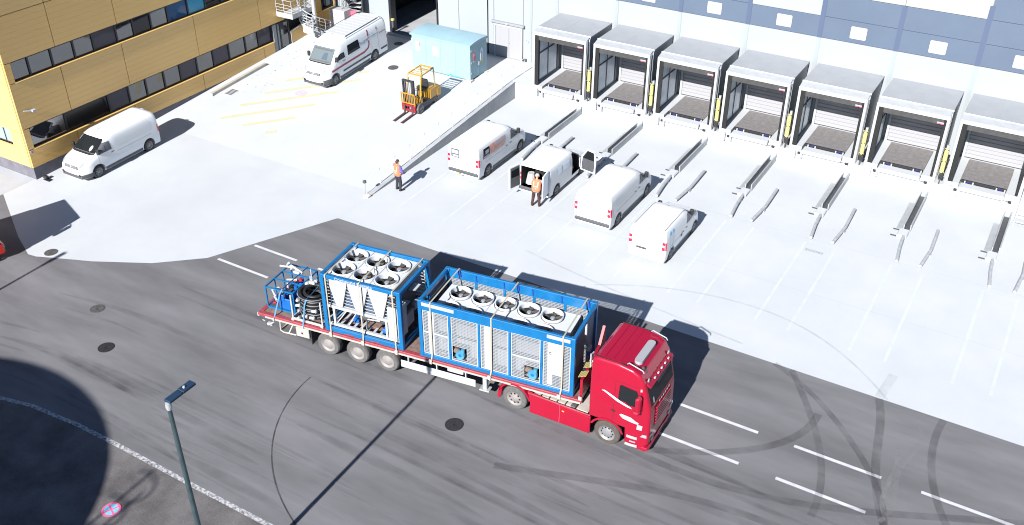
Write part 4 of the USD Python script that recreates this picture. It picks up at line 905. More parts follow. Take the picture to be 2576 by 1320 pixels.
def van(label, loc, heading, kind, pitch=0.0):
    big = kind == 'bus'; small = kind in ('small', 'open')
    if big: L, W, H, wb, fo, r = 6.2, 2.05, 2.50, 3.95, 0.86, 0.36
    elif small: L, W, H, wb, fo, r = 4.38, 1.83, 1.83, 2.75, 0.86, 0.32
    else: L, W, H, wb, fo, r = 5.15, 1.94, 1.97, 3.4 if kind == 'front' else 3.3, 0.93, 0.335
    if big: prof = [(0, H - .1), (0.2, H), (L - 2.35, H), (L - 1.75, H - 0.07), (L - 1.45, H - 0.36), (L - 0.72, 1.35), (L - 0.28, 1.16), (L - 0.06, 0.95), (L, 0.6)]
    elif small: prof = [(0, H - .06), (0.15, H), (L - 2.2, H - 0.01), (L - 1.85, H - 0.08), (L - 1.05, 1.16), (L - 0.3, 0.98), (L - 0.06, 0.8), (L, 0.5)]
    else: prof = [(0, H - .06), (0.18, H), (L - 2.2, H - 0.01), (L - 1.85, H - 0.09), (L - 0.95, 1.27), (L - 0.32, 1.06), (L - 0.06, 0.86), (L, 0.52)]
    B = Body(L, W, H, 0.22, prof)
    t = thing('parked_van', label, 'van', loc, heading, pitch)
    # local: x from the rear bumper forward, y to the left; origin at the rear axle on the ground
    rx = L - fo - wb
    def o(name, m, mat, par=t, smooth=False, lab=None):
        m = arr(m).copy(); m.apply_translation([-rx, 0, 0]); return obj(name, m, mat, par, smooth, label=lab)
    man = mf.Manifold(mf.Mesh(np.array(B.mesh().vertices, np.float32), np.array(B.mesh().faces, np.uint32)))
    cut = mf.Manifold()
    for x in (rx, rx + wb):
        for sg in (-1, 1):
            c = arr(cyl((x, sg * (W / 2 - 0.26), r), (x, sg * (W / 2 + 0.1), r), r + 0.065, 28)); c.fix_normals()
            cut += mf.Manifold(mf.Mesh(np.array(c.vertices, np.float32), np.array(c.faces, np.uint32)))
    if kind == 'open':
        cut += mf.Manifold.cube((1.5, W - 0.34, H - 0.70), False).translate((-0.05, -W / 2 + 0.17, 0.5))                 # load space
        cut += mf.Manifold.cube((0.86, 0.9, H - 0.62), False).translate((L - 2.02, -W / 2 - 0.05, 0.42))                 # right front doorway
    shell = arr(man - cut)
    if len(shell.vertices) < 10: shell = B.mesh()
    o('body', shell, 'white_paint', t, 28)
    for x, nm in ((rx, 'rear'), (rx + wb, 'front')):
        for sg in (-1, 1):
            wheel(t, x - rx, sg * (W / 2 - 0.13), r, 0.22, sg, spokes=6 if small else 8)
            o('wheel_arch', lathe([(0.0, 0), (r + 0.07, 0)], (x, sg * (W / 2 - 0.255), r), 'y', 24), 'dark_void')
    # glazing
    zt = float(B.z1(L - 1.9)); 
    ws_lo = {True: 1.40}.get(big, 1.19 if small else 1.30); ws_hi = H - (0.40 if big else 0.17)
    wy = W / 2
    o('windscreen', B.front(Polygon([(-wy * 0.83, ws_lo), (wy * 0.83, ws_lo), (wy * 0.78, ws_hi - 0.03), (wy * 0.7, ws_hi), (-wy * 0.7, ws_hi), (-wy * 0.78, ws_hi - 0.03)])), 'screen_glass' if big else 'car_glass')
    if big: o('seat_back', B.front(Polygon([(0.05, ws_lo + 0.14), (0.5, ws_lo + 0.12), (0.42, ws_hi - 0.22), (0.15, ws_hi - 0.25)]), 0.016), 'car_glass_blue'); o('dashboard', B.front(Polygon([(-wy * 0.8, ws_lo + 0.02), (wy * 0.8, ws_lo + 0.02), (wy * 0.8, ws_lo + 0.1), (-wy * 0.8, ws_lo + 0.06)]), 0.015), 'dark_plastic'); o('sun_strip', B.front(Polygon([(-0.7, ws_hi - 0.14), (0.7, ws_hi - 0.14), (0.66, ws_hi - 0.06), (-0.66, ws_hi - 0.06)]), 0.0155), 'car_glass_grey')
    if kind == 'front': o('paper', B.front(disc((0.42, ws_lo + 0.14), 0.10, 16), 0.02), 'unit_white'); o('sun_strip', B.front(Polygon([(-wy * 0.80, ws_lo + 0.3), (-wy * 0.76, ws_lo + 0.28), (-wy * 0.70, ws_hi - 0.04), (-wy * 0.73, ws_hi - 0.03)]), 0.016), 'car_glass_pale')
    o('wiper_tray', B.front(Polygon([(-wy * 0.82, ws_lo - 0.06), (wy * 0.82, ws_lo - 0.06), (wy * 0.84, ws_lo - 0.003), (-wy * 0.84, ws_lo - 0.003)])), 'black_plastic')
    dx0 = L - 1.98 if not big else L - 1.95; wz0 = 1.08 if small else (1.42 if big else 1.2); wz1 = H - (0.27 if small else 0.3 if not big else 0.72)
    dpoly = Polygon([(dx0 - 0.02, wz0), (dx0 + 0.92, wz0), (dx0 + 0.86, wz0 + 0.12), (dx0 + 0.38, wz1), (dx0 + 0.04, wz1)])
    for sg in (-1, 1):
        if kind == 'open' and sg < 0: continue
        o('door_window', B.side(dpoly, sg), 'car_glass_grey' if kind in ('front', 'rear', 'plain', 'small') else 'car_glass')
        o('door_pillar', B.side(Polygon([(dx0 + 0.34, wz0), (dx0 + 0.38, wz0), (dx0 + 0.36, wz1 - 0.03), (dx0 + 0.33, wz1 - 0.03)]), sg, 0.012), 'black_plastic')
        mx, mz = dx0 + 0.84, wz0 + 0.12
        y = float(B.yside(mx, mz)); y0, y1 = sorted((sg * (y + 0.03), sg * (y + 0.22)))
        o('door_mirror', [rbox(mx - 0.08, mx + 0.06, y0, y1, mz - 0.1, mz + 0.2, 0.03), bar((mx, sg * (y - 0.01), mz), (mx, sg * (y + 0.06), mz), 0.05, 0.05)], 'black_plastic')
        for hx in ((dx0 - 0.12, 0.06),) if not big else ((dx0 + 0.0, 0.06),):
            o('door_handle', B.side(sbox(hx[0], wz0 - 0.18, hx[0] + 0.2, wz0 - 0.135), sg, 0.02), 'dark_plastic')
        if kind in ('rear', 'plain', 'small'): o('door_handle', B.side(sbox(dx0 - 0.52, wz0 - 0.2, dx0 - 0.34, wz0 - 0.16), sg, 0.02), 'dark_plastic')
        o('door_joint', B.side(unary_union([sbox(dx0 - 0.16, 0.42, dx0 - 0.15, wz1 + 0.04), sbox(dx0 + 0.86, 0.72, dx0 + 0.87, wz0 - 0.04)]).geoms[0], sg, 0.004), 'grey_seam')
        o('sill_strip', B.side(sbox(rx + r + 0.12, 0.24, rx + wb - r - 0.12, 0.40), sg, 0.012), 'dark_plastic')
        o('arch_lip', B.side(Polygon([(rx + wb + (r + 0.09) * math.cos(a), r + (r + 0.09) * math.sin(a)) for a in np.linspace(0, math.pi, 18)] + [(rx + wb + (r + 0.06) * math.cos(a), r + (r + 0.06) * math.sin(a)) for a in np.linspace(math.pi, 0, 18)]), sg, 0.006), 'dark_plastic' if not small else 'white_paint')
        # pressed side panels
        if not big and kind != 'open':
            o('side_pressing', B.side(rrect(rx - 0.35, dx0 - 0.32, wz0 - 0.02, wz1 + 0.02, 0.12), sg, 0.004), 'panel_white')
            o('side_crease', B.side(sbox(rx - 0.3, wz0 - 0.26, dx0 - 0.25, wz0 - 0.245), sg, 0.004), 'grey_seam')
        # rear lamps wrap the corner
        lz = 0.86 if not big else 1.05
        o('rear_lamp', B.side(sbox(0.005, lz, 0.1, lz + (0.42 if not small else 0.4)), sg, 0.014), 'red_lens')
        yl = W / 2 - 0.045
        o('rear_lamp', B.rear(sbox(*(sorted((sg * (yl - 0.14), sg * yl))[:1]), lz, sorted((sg * (yl - 0.14), sg * yl))[1], lz + 0.16), 0.012), 'red_lens'); o('rear_lamp', B.rear(sbox(sorted((sg * (yl - 0.14), sg * yl))[0], lz + 0.27, sorted((sg * (yl - 0.14), sg * yl))[1], lz + 0.42), 0.012), 'red_lens'); o('rear_lamp', B.rear(sbox(sorted((sg * (yl - 0.14), sg * yl))[0], lz + 0.17, sorted((sg * (yl - 0.14), sg * yl))[1], lz + 0.26), 0.012), 'clear_lens')
        # headlamps
        hz = 0.80 if small else (0.98 if big else 0.86)
        o('headlamp', B.front(Polygon([(sg * wy * 0.52, hz - 0.02), (sg * wy * 0.74, hz + 0.02), (sg * wy * 0.80, hz + 0.20), (sg * wy * 0.70, hz + 0.17)]), 0.014), 'clear_lens')
        o('fog_recess', B.front(Polygon([(sg * wy * 0.56, 0.36), (sg * wy * 0.72, 0.37), (sg * wy * 0.74, 0.5), (sg * wy * 0.6, 0.52)]), 0.02), 'black_plastic')
    # nose
    hz = 0.80 if small else (0.98 if big else 0.86)
    o('front_bumper', [B.front(Polygon([(-wy * 0.74, 0.24), (wy * 0.74, 0.24), (wy * 0.745, 0.46), (wy * 0.3, 0.42), (-wy * 0.3, 0.42), (-wy * 0.745, 0.46)]), 0.014)] + [B.side(sbox(L - 0.62, 0.24, L - 0.003, 0.47 if not big else 0.62), sg, 0.010) for sg in (-1, 1)], 'dark_plastic')
    o('grille', B.front(Polygon([(-wy * 0.55, hz - 0.14), (wy * 0.55, hz - 0.14), (wy * 0.50, hz + 0.02), (-wy * 0.50, hz + 0.02)]), 0.012), 'black_plastic')
    for k in range(3): o('grille_bar', B.front(sbox(-wy * (0.5 - 0.02 * k), hz - 0.12 + 0.05 * k, wy * (0.5 - 0.02 * k), hz - 0.10 + 0.05 * k), 0.02), 'alloy')
    o('badge', B.front(Polygon([(0, hz - 0.12), (0.06, hz - 0.03), (0, hz + 0.06), (-0.06, hz - 0.03)]), 0.028), 'alloy')
    o('number_plate', B.front(sbox(-0.26, 0.47, 0.26, 0.58), 0.03), 'unit_white')
    # tail
    o('rear_bumper', [rbox(-0.06, 0.16, -wy * 0.93, wy * 0.93, 0.30, 0.50, 0.04)], 'dark_plastic' if kind != 'small' else 'white_paint')
    if kind != 'open':
        o('rear_door_joint', B.rear(sbox(-0.006, 0.52, 0.006, H - 0.14), 0.004), 'grey_seam')
        o('number_plate', B.rear(sbox(-0.28 if kind != 'small' else 0.02, 0.66, 0.24 if kind != 'small' else 0.5, 0.77), 0.016), 'white_frame' if kind != 'small' else 'dark_plastic')
        o('rear_handle', B.rear(sbox(-0.3, 0.92, -0.1, 0.96), 0.016), 'grey_seam')
        o('roof_lamp', rbox(0.02, 0.05, -0.12, 0.12, H - 0.02, H + 0.02, 0.008), 'grey_seam')
    o('aerial', [cyl((L - 2.05, 0.0, H - 0.03), (L - 2.3, 0.0, H + 0.14), 0.008, 5)], 'black_plastic')
    return t, B, rx, o

plain('panel_white', (0.56, 0.575, 0.59), 0.3, coat=0.3)
# 1: van by the tan building, facing the viewer
t, B, rx, o = van('clean white panel van parked along the tan facade, facing the viewer', (-42.73, 31.55, -0.03), math.radians(-90), 'front', math.radians(-1.7))
# 2: striped service van near the gate
sp = math.atan2(0.9 - 0.62, 3.95)
t, B, rx, o = van('high white service van with a red stripe and roof rails near the gate', (-38.83, 46.65, 0.9), math.radians(-90), 'bus', -sp)
for sg in (-1, 1):
    o('side_window', B.side(Polygon([(2.75, 1.42), (3.95, 1.42), (3.9, 2.02), (2.85, 2.02)]), sg), 'car_glass')
    st = LineString([(5.55, 0.98), (4.9, 1.0), (2.4, 1.0), (2.0, 1.12), (1.88, 1.3), (1.86, 1.55)]).buffer(0.06, cap_style='flat', join_style='round')
    o('red_stripe', B.side(st, sg, 0.010), 'stripe_red'); o('red_stripe', B.side(sbox(1.82, 1.85, 1.92, 2.24), sg, 0.010), 'stripe_red'); o('red_stripe', B.side(sbox(0.15, 1.62, 0.75, 1.66), sg, 0.010), 'stripe_red')
    o('rub_strip', B.side(sbox(1.75, 0.58, 4.55, 0.70), sg, 0.014), 'dark_plastic'); o('rub_strip', B.side(sbox(0.1, 0.50, 0.75, 0.62), sg, 0.014), 'dark_plastic')
    o('slide_rail', B.side(sbox(0.8, 1.7, 2.1, 1.73), sg, 0.012), 'grey_seam'); o('logo_bar', B.side(sbox(1.84, 1.66, 1.90, 1.80), sg, 0.010), 'ink_blue'); o('logo_mark', B.side(sbox(1.35, 1.72, 1.65, 1.88), sg, 0.010), 'sticker_pale'); o('rear_joint', B.side(sbox(0.93, 0.5, 0.95, 2.2), sg, 0.006), 'grey_seam')
    o('vent', B.side(sbox(0.95, 1.95, 1.02, 2.1), sg, 0.012), 'dark_plastic')
m = meshkit.text_mesh('Rougner', 0.17, 0.004); v = np.array(m.vertices); v[:, 0] -= v[:, 0].mean()
xx = 2.3 - 0.0 + v[:, 0] * -1.0
# reads from the van's left side (towards the dock yard): local x runs forward, so letters run backwards along x
o('lettering', trimesh.Trimesh(np.column_stack([xx + 0.06, B.yside(xx, 1.62 + v[:, 1]) + 0.008 + v[:, 2], 1.6 + v[:, 1]]), m.faces, process=False), 'ink_blue')
for y in (-0.85, 0.85): o('roof_rail', tube([(0.3, y, 2.44), (0.4, y, 2.55), (3.7, y, 2.55), (3.85, y, 2.46)], 0.02, 6), 'dark_plastic')
for k in range(9): o('rack_slat', rbox(0.5 + 0.36 * k, 0.5 + 0.36 * k + 0.335, -0.78, 0.78, 2.507, 2.53, 0.006), 'white_frame')
o('rack_front', tube([(3.75, -0.8, 2.56), (3.82, -0.4, 2.6), (3.82, 0.4, 2.6), (3.75, 0.8, 2.56)], 0.02, 6), 'white_frame')
# 3: white van with side posters
t, B, rx, o = van('white van with an orange photo panel along its side windows', (-25.27, 38.5, 0), math.radians(90), 'rear')
for sg in (-1, 1):
    o('side_window', B.side(Polygon([(0.42, 1.18), (1.0, 1.18), (1.08, 1.3), (1.08, 1.68), (0.5, 1.7)]), sg, 0.010), 'car_glass'); o('window_poster', B.side(Polygon([(0.66, 1.36), (0.98, 1.38), (0.98, 1.58), (0.66, 1.56)]), sg, 0.014), 'poster_white'); o('window_poster', B.side(sbox(0.5, 1.19, 1.0, 1.29), sg, 0.014), 'poster_grey')
    o('photo_panel', B.side(Polygon([(1.12, 1.2), (2.45, 1.2), (2.62, 1.34), (2.66, 1.69), (1.12, 1.7)]), sg, 0.010), 'poster_orange'); o('photo_sky', B.side(Polygon([(1.72, 1.44), (2.62, 1.46), (2.63, 1.66), (1.66, 1.66)]), sg, 0.014), 'poster_white')
o('rear_window', B.rear(Polygon([(0.2, 1.14), (0.72, 1.16), (0.70, 1.62), (0.22, 1.64)]), 0.012), 'car_glass_grey'); o('window_sticker', B.rear(sbox(0.26, 1.36, 0.66, 1.56), 0.018), 'poster_white'); o('window_sticker', B.rear(sbox(0.26, 1.2, 0.62, 1.3), 0.018), 'poster_grey')
o('door_lettering', B.rear(sbox(-0.6, 1.06, 0.05, 1.10), 0.012), 'cream_paint'); o('tow_hook', [rbox(-0.16, -0.06, 0.15, 0.27, 0.26, 0.36, 0.02)], 'yellow_guard')
# 5: plain white van
van('plain windowless white panel van right of the open van', (-17.27, 37.42, 0), math.radians(90), 'plain')
# 6: small van with blue stickers
t, B, rx, o = van('small white van with two blue pin stickers near its rear side', (-13.85, 35.9, 0), math.radians(90), 'small')
for x in (0.55, 0.85):
    o('blue_sticker', B.side(disc((x, 1.5), 0.10, 16), -1, 0.010), 'sticker_blue'); o('blue_sticker', B.side(Polygon([(x - 0.045, 1.42), (x + 0.045, 1.42), (x + 0.03, 0.62), (x - 0.02, 0.62)]), -1, 0.010), 'sticker_pale')
o('roof_seam', [B.top(sbox(0.15, y - 0.01, 3.0, y + 0.01), 0.006, 0.3) for y in (-0.72, 0.72)], 'dark_plastic')
o('charge_flap', B.side(sbox(1.75, 0.72, 1.9, 0.86), -1, 0.012), 'dark_plastic')
# 4: open van
t, B, rx, o = van('small white van with rear and right front doors standing open', (-21.15, 38.5, 0), math.radians(90), 'open')
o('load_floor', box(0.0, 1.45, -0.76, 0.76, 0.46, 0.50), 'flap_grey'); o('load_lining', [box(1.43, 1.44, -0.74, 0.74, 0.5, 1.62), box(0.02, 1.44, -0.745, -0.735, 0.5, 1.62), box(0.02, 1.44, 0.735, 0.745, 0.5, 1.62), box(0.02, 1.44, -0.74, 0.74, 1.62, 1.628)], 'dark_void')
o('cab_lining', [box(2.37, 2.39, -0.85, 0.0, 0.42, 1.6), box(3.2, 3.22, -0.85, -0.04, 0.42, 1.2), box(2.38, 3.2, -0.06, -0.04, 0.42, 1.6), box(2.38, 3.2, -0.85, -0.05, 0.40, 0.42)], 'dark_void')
o('seat', [rbox(2.45, 2.95, -0.72, -0.2, 0.5, 0.72, 0.05), rbox(2.4, 2.55, -0.72, -0.2, 0.72, 1.3, 0.05)], 'black_plastic')
def door(name, hinge, ang, poly, win, sgn):
    """A leaf on a vertical hinge line at (x, y); poly in (distance from hinge, z)."""
    c, s = math.cos(ang), math.sin(ang)
    def put(m): v = arr(m).copy(); w = np.array(v.vertices); v.vertices = np.column_stack([hinge[0] + c * w[:, 0] - s * w[:, 1], hinge[1] + s * w[:, 0] + c * w[:, 1], w[:, 2]]); return v
    o(name, put(prism(poly, 'xz', -0.03, 0.03)), 'white_paint')
    o('door_trim', put(prism(Polygon(poly).buffer(-0.07), 'xz', 0.031 if sgn > 0 else -0.045, 0.045 if sgn > 0 else -0.031)), 'dark_plastic')
    if win is not None: o('door_glass', put(prism(win, 'xz', -0.048, 0.048)), 'car_glass')
door('front_door', (3.30, -0.93), math.radians(-102), [(0, 0.4), (0.95, 0.42), (0.98, 1.1), (0.9, 1.66), (0.4, 1.68), (0.06, 1.2)], [(0.16, 1.12), (0.9, 1.14), (0.84, 1.58), (0.46, 1.6)], -1)
door('rear_door', (0.02, 0.80), math.radians(165), [(0, 0.5), (0.78, 0.5), (0.78, 1.72), (0.06, 1.74)], [(0.12, 1.1), (0.68, 1.12), (0.66, 1.5), (0.16, 1.55)], 1)
door('rear_door', (0.02, -0.80), math.radians(-172), [(0, 0.5), (0.78, 0.5), (0.78, 1.72), (0.06, 1.74)], None, -1)
for sg in (1, -1): o('side_window', B.side(Polygon([(0.75, 1.12), (1.25, 1.12), (1.22, 1.52), (0.85, 1.54)]), sg, 0.010), 'panel_tint' if sg < 0 else 'car_glass'); o('side_window', B.side(Polygon([(1.36, 1.12), (2.1, 1.12), (2.06, 1.5), (1.36, 1.53)]), sg, 0.010), 'panel_tint' if sg < 0 else 'car_glass')
obj('goods_bag', arr(mf.Manifold.hull_points(np.array([[-21.6 + 0.28 * math.cos(a) * (1 - 0.4 * h), 38.25 + 0.3 * math.sin(a) * (1 - 0.4 * h), 0.505 + 0.55 * h] for h in (0, 0.5, 1) for a in np.linspace(0, 6, 10)]))), 'bag_white', None, label='white bag in the open rear of the small van', cat='bag')

# ------------------------------------------------------------------ red lorry at the left edge
t = thing('red_lorry', 'red lorry just entering the picture at the left edge', 'lorry', (-38.78, 20.5, -0.03), math.radians(72))
obj('body', rbox(-8.0, -2.6, 0.0, 2.45, 1.0, 3.25, 0.06), 'lorry_red', t); obj('cab', slab_([(-2.5, 0.55), (-0.25, 0.55), (-0.12, 1.3), (-0.75, 3.05), (-1.0, 3.2), (-2.5, 3.2)], 0.0, 2.4), 'lorry_red', t, 30)
obj('bumper', rbox(-0.6, 0.02, 0.0, 2.4, 0.3, 0.85, 0.08), 'lorry_red', t); obj('bonnet', rbox(-0.5, -0.05, 0.05, 2.35, 0.85, 1.5, 0.12), 'lorry_red', t); obj('headlamp', rbox(-0.05, 0.04, 0.06, 0.34, 0.6, 0.75, 0.02), 'clear_lens', t)
obj('windscreen', bar((-0.2, 1.2, 1.62), (-0.62, 1.2, 2.85), 2.1, 0.03, up=(1, 0, 0.3)), 'car_glass', t); obj('chassis', box(-7.9, -0.6, 0.5, 1.9, 0.5, 0.99), 'black_plastic', t); obj('step', rbox(-0.9, -0.4, 0.0, 0.14, 0.12, 0.28, 0.03), 'alloy', t)
for x in (-1.4, -6.3):
    for y, sg in ((0.17, -1), (2.25, 1)): wheel(t, x, y, 0.48, 0.3, sg)
for y, d in ((-0.25, 1), (2.65, -1)): obj('mirror', [rbox(-0.75, -0.6, y - 0.12, y + 0.12, 1.95, 2.55, 0.03), bar((-0.68, y, 2.6), (-0.68, y + d * 0.35, 2.6), 0.03)], 'black_plastic', t)

# ------------------------------------------------------------------ articulated lorry: tractor
TA = math.radians(1.35)
tr = thing('lorry_tractor', 'glossy red lorry tractor cab pulling the flatbed with the blue chiller frames', 'lorry', (-10.18, 23.61, 0), TA)
def slices(poly, ys):
    """Stacked outlines: (y, inset, dz) -> a rounded slab in the xz plane."""
    base = Polygon(poly); out = []
    P0 = None
    for y, ins in ys:
        q = base.buffer(-ins, join_style='mitre') if ins else base
        q = shapely.geometry.polygon.orient(q)
        out.append((y, np.array(q.exterior.coords)[:-1]))
    n = min(len(p) for _, p in out)
    return out
def slab(poly, y0, y1, r=0.08, steps=4, taper=None):
    base = shapely.geometry.polygon.orient(Polygon(poly)); P = np.array(base.exterior.coords)[:-1]
    nx = np.roll(P, -1, 0) - P; nx /= np.linalg.norm(nx, axis=1)[:, None]; nrm = np.column_stack([nx[:, 1], -nx[:, 0]])
    prev = np.roll(nrm, 1, 0); mit = nrm + prev; mit /= np.maximum((mit * nrm).sum(1), 0.35)[:, None]
    ang = np.linspace(0, math.pi / 2, steps + 1)
    rings = [(y0 + r * (1 - math.sin(a)), r * (1 - math.cos(a))) for a in ang[::-1]] + [(y1 - r * (1 - math.sin(a)), r * (1 - math.cos(a))) for a in ang]
    V = []
    for y, ins in rings:
        Q = P - mit * ins; V.append(np.column_stack([Q[:, 0], np.full(len(Q), y), Q[:, 1]]))
    k = len(P); V = np.vstack(V); F = []
    for i in range(len(rings) - 1):
        for j in range(k):
            l = (j + 1) % k; F += [[i * k + j, (i + 1) * k + j, (i + 1) * k + l], [i * k + j, (i + 1) * k + l, i * k + l]]
    _, cf = trimesh.creation.triangulate_polygon(Polygon(V[:k][:, [0, 2]]), engine='earcut') if False else (None, trimesh.creation.triangulate_polygon(base, engine='earcut')[1])
    cv = trimesh.creation.triangulate_polygon(base, engine='earcut')[0]
    idx = [int(np.argmin(np.hypot(*(P - c).T))) for c in cv]
    for a, b, c in cf: F += [[idx[a], idx[b], idx[c]], [idx[c] + (len(rings) - 1) * k, idx[b] + (len(rings) - 1) * k, idx[a] + (len(rings) - 1) * k]]
    V2 = V.copy()
    if taper: V2[:, 1] = taper(V2)
    m = trimesh.Trimesh(V2, np.array(F), process=False); m.fix_normals(); return m
CW = 2.46
cab_prof = [(-0.74, 1.02), (0.62, 1.02), (0.66, 0.30), (1.38, 0.30), (1.50, 0.55), (1.52, 1.05), (1.50, 1.85), (1.46, 2.12), (1.24, 2.98), (1.20, 3.12), (1.02, 3.42), (0.75, 3.56), (0.2, 3.64), (-0.55, 3.62), (-0.70, 3.52), (-0.74, 3.3)]
def cab_taper(V):
    c = CW / 2; k = 1 - 0.05 * sm(2.2, 3.7, V[:, 2]) - 0.09 * sm(0.8, 1.6, V[:, 0]) * (1 - 0.3 * sm(2, 3.5, V[:, 2])); return c + (V[:, 1] - c) * k
cabm = slab(cab_prof, 0.0, CW, 0.11, 5)
cabm = cabm.subdivide().subdivide()
v = np.array(cabm.vertices); v[:, 1] = cab_taper(v); cabm.vertices = v
arch = arr(cyl((0, -0.3, 0.5), (0, CW + 0.3, 0.5), 0.60, 40)); arch.fix_normals()
try:
    mm = mf.Manifold(mf.Mesh(np.array(cabm.vertices, np.float32), np.array(cabm.faces, np.uint32))) - mf.Manifold(mf.Mesh(np.array(arch.vertices, np.float32), np.array(arch.faces, np.uint32)))
    q = arr(mm); cabm = q if len(q.vertices) > 50 else cabm
except Exception: pass
obj('cab', cabm, 'truck_red', tr, 32)
def nearside(x, z): return CW / 2 - CW / 2 * (1 - 0.05 * sm(2.2, 3.7, z) - 0.09 * sm(0.8, 1.6, x) * (1 - 0.3 * sm(2, 3.5, z)))
def onside(poly, off=0.008, far=False, edge=0.12):
    v, f = tri2d(poly, edge); y = nearside(v[:, 0], v[:, 1]) - off
    if far: y = CW - y
    m = trimesh.Trimesh(np.column_stack([v[:, 0], y, v[:, 1]]), f, process=False)
    if (m.face_normals[:, 1].mean() > 0) != far: m.invert()
    return m
fz, fx_ = np.array([0.3, 0.55, 1.05, 1.85, 2.12, 2.98, 3.12, 3.42, 3.56]), np.array([1.38, 1.5, 1.52, 1.5, 1.46, 1.24, 1.2, 1.02, 0.75])
def onfront(poly, off=0.012, edge=0.12):
    v, f = tri2d(poly, edge); x = np.interp(v[:, 1], fz, fx_); d = np.minimum(np.abs(v[:, 0] - 0.11), np.abs(v[:, 0] - (CW - 0.11)))
    m = trimesh.Trimesh(np.column_stack([x + off, v]), f, process=False)
    if m.face_normals[:, 0].mean() < 0: m.invert()
    return m
for far in (False, True):
    obj('side_window', onside([(0.34, 2.2), (0.36, 2.82), (0.42, 2.86), (0.98, 2.8), (1.16, 2.3), (1.1, 2.12), (0.7, 2.12), (0.62, 2.2)], 0.01, far), 'car_glass', tr)
    obj('white_swoosh', onside([(-0.28, 2.38), (-0.18, 2.36), (0.3, 2.12), (0.66, 2.02), (0.86, 2.0), (0.8, 2.06), (0.45, 2.17), (0.2, 2.28), (-0.16, 2.42)], 0.010, far, 0.08), 'white_paint', tr)
    obj('logo', onside([(0.42, 1.58), (0.5, 1.64), (0.86, 1.62), (1.04, 1.5), (1.14, 1.46), (1.12, 1.38), (0.56, 1.46)], 0.010, far), 'poster_white', tr)
    obj('notice', onside([(1.08, 1.16), (1.26, 1.15), (1.27, 1.36), (1.09, 1.37)], 0.010, far), 'poster_white', tr)
    obj('arch_flare', onside(Polygon(disc((0, 0.5), 0.68, 40)).difference(disc((0, 0.5), 0.605, 40)).intersection(sbox(-0.72, 0.75, 0.70, 2)), 0.02, far), 'truck_red', tr)
    obj('step', onside([(0.74, 0.70), (1.12, 0.68), (1.12, 0.80), (0.76, 0.82)], 0.012, far), 'galvanised', tr); obj('step', onside([(0.70, 0.34), (1.14, 0.33), (1.14, 0.45), (0.72, 0.46)], 0.012, far), 'galvanised', tr)
    obj('marker_lamp', onside([(0.86, 0.54), (1.08, 0.53), (1.08, 0.59), (0.87, 0.60)], 0.014, far), 'clear_lens', tr)
    obj('door_line', onside(LineString([(0.2, 1.25), (0.2, 2.95), (1.05, 2.95)]).buffer(0.006), 0.004, far), 'brush_black', tr)
    obj('locker_line', onside(LineString([(-0.1, 2.9), (-0.3, 2.55), (-0.35, 2.3)]).buffer(0.008), 0.004, far), 'truck_red', tr)
    obj('door_grip', onside([(0.12, 1.62), (0.26, 1.6), (0.26, 1.68), (0.12, 1.70)], 0.012, far), 'black_plastic', tr)
    y = nearside(1.1, 2.3); sg = 1 if far else -1; yy = (CW - y) if far else y
    a, b = sorted((yy + sg * 0.06, yy + sg * 0.30))
    obj('door_mirror', [rbox(1.04, 1.22, a, b, 2.12, 2.72, 0.05), rbox(1.0, 1.2, a, b, 1.98, 2.12, 0.04)], 'truck_red', tr); obj('mirror_arm', [bar((1.1, yy, 2.66), (1.1, yy + sg * 0.15, 2.68), 0.05), bar((1.1, yy, 2.05), (1.1, yy + sg * 0.15, 2.05), 0.05)], 'black_plastic', tr)
    yl = 0.16 if not far else CW - 0.16
    obj('headlamp', onfront([(yl - 0.02, 0.84), (yl + (0.30 if not far else -0.30), 0.80), (yl + (0.30 if not far else -0.30), 0.92), (yl - 0.02, 1.02)], 0.02), 'clear_lens', tr); obj('headlamp', onside([(1.22, 0.86), (1.44, 0.84), (1.44, 0.98), (1.3, 0.98)], 0.012, far), 'clear_lens', tr)
    obj('roof_bar', tube([(0.5, (0.2 if not far else CW - 0.2), 3.66), (0.55, (0.2 if not far else CW - 0.2), 3.72), (1.05, (0.2 if not far else CW - 0.2), 3.58), (1.1, (0.2 if not far else CW - 0.2), 3.5)], 0.022, 8), 'alloy', tr)
    obj('roof_gutter', box(-0.6, 0.5, (0.14 if not far else CW - 0.16), (0.16 if not far else CW - 0.14), 3.60, 3.645), 'brush_black', tr)
obj('windscreen', onfront([(0.28, 2.16), (CW - 0.28, 2.16), (CW - 0.24, 2.95), (0.24, 2.95)]), 'car_glass', tr); obj('dash_papers', onfront([(0.42, 2.2), (0.54, 2.19), (0.53, 2.42), (0.42, 2.4)], 0.02), 'poster_white', tr); obj('screen_sheen', onfront([(1.0, 2.62), (2.1, 2.66), (2.1, 2.9), (0.9, 2.9)], 0.017), 'car_glass_grey', tr)
obj('grille', onfront([(0.5, 1.15), (CW - 0.5, 1.15), (CW - 0.55, 1.98), (0.55, 1.98)], 0.008), 'black_plastic', tr)
for k in range(6): obj('grille_bar', rbox(1.50, 1.56, 0.56, CW - 0.56, 1.2 + 0.13 * k, 1.27 + 0.13 * k, 0.012), 'truck_red', tr)
obj('lettering', [rbox(1.515, 1.53, 0.8 + 0.17 * k, 0.9 + 0.17 * k, 2.02, 2.09, 0.004) for k in range(6)], 'alloy', tr)
obj('wiper_panel', onfront([(0.3, 2.06), (CW - 0.3, 2.06), (CW - 0.28, 2.15), (0.28, 2.15)], 0.012), 'truck_red', tr)
obj('visor', slab([(1.2, 3.0), (1.36, 2.92), (1.39, 2.96), (1.22, 3.1)], 0.22, CW - 0.22, 0.02, 2), 'truck_red', tr)
for k in range(5): obj('marker_lamp', rbox(1.3, 1.36, 0.62 + 0.3 * k, 0.72 + 0.3 * k, 3.06, 3.11, 0.01), 'unit_white', tr)
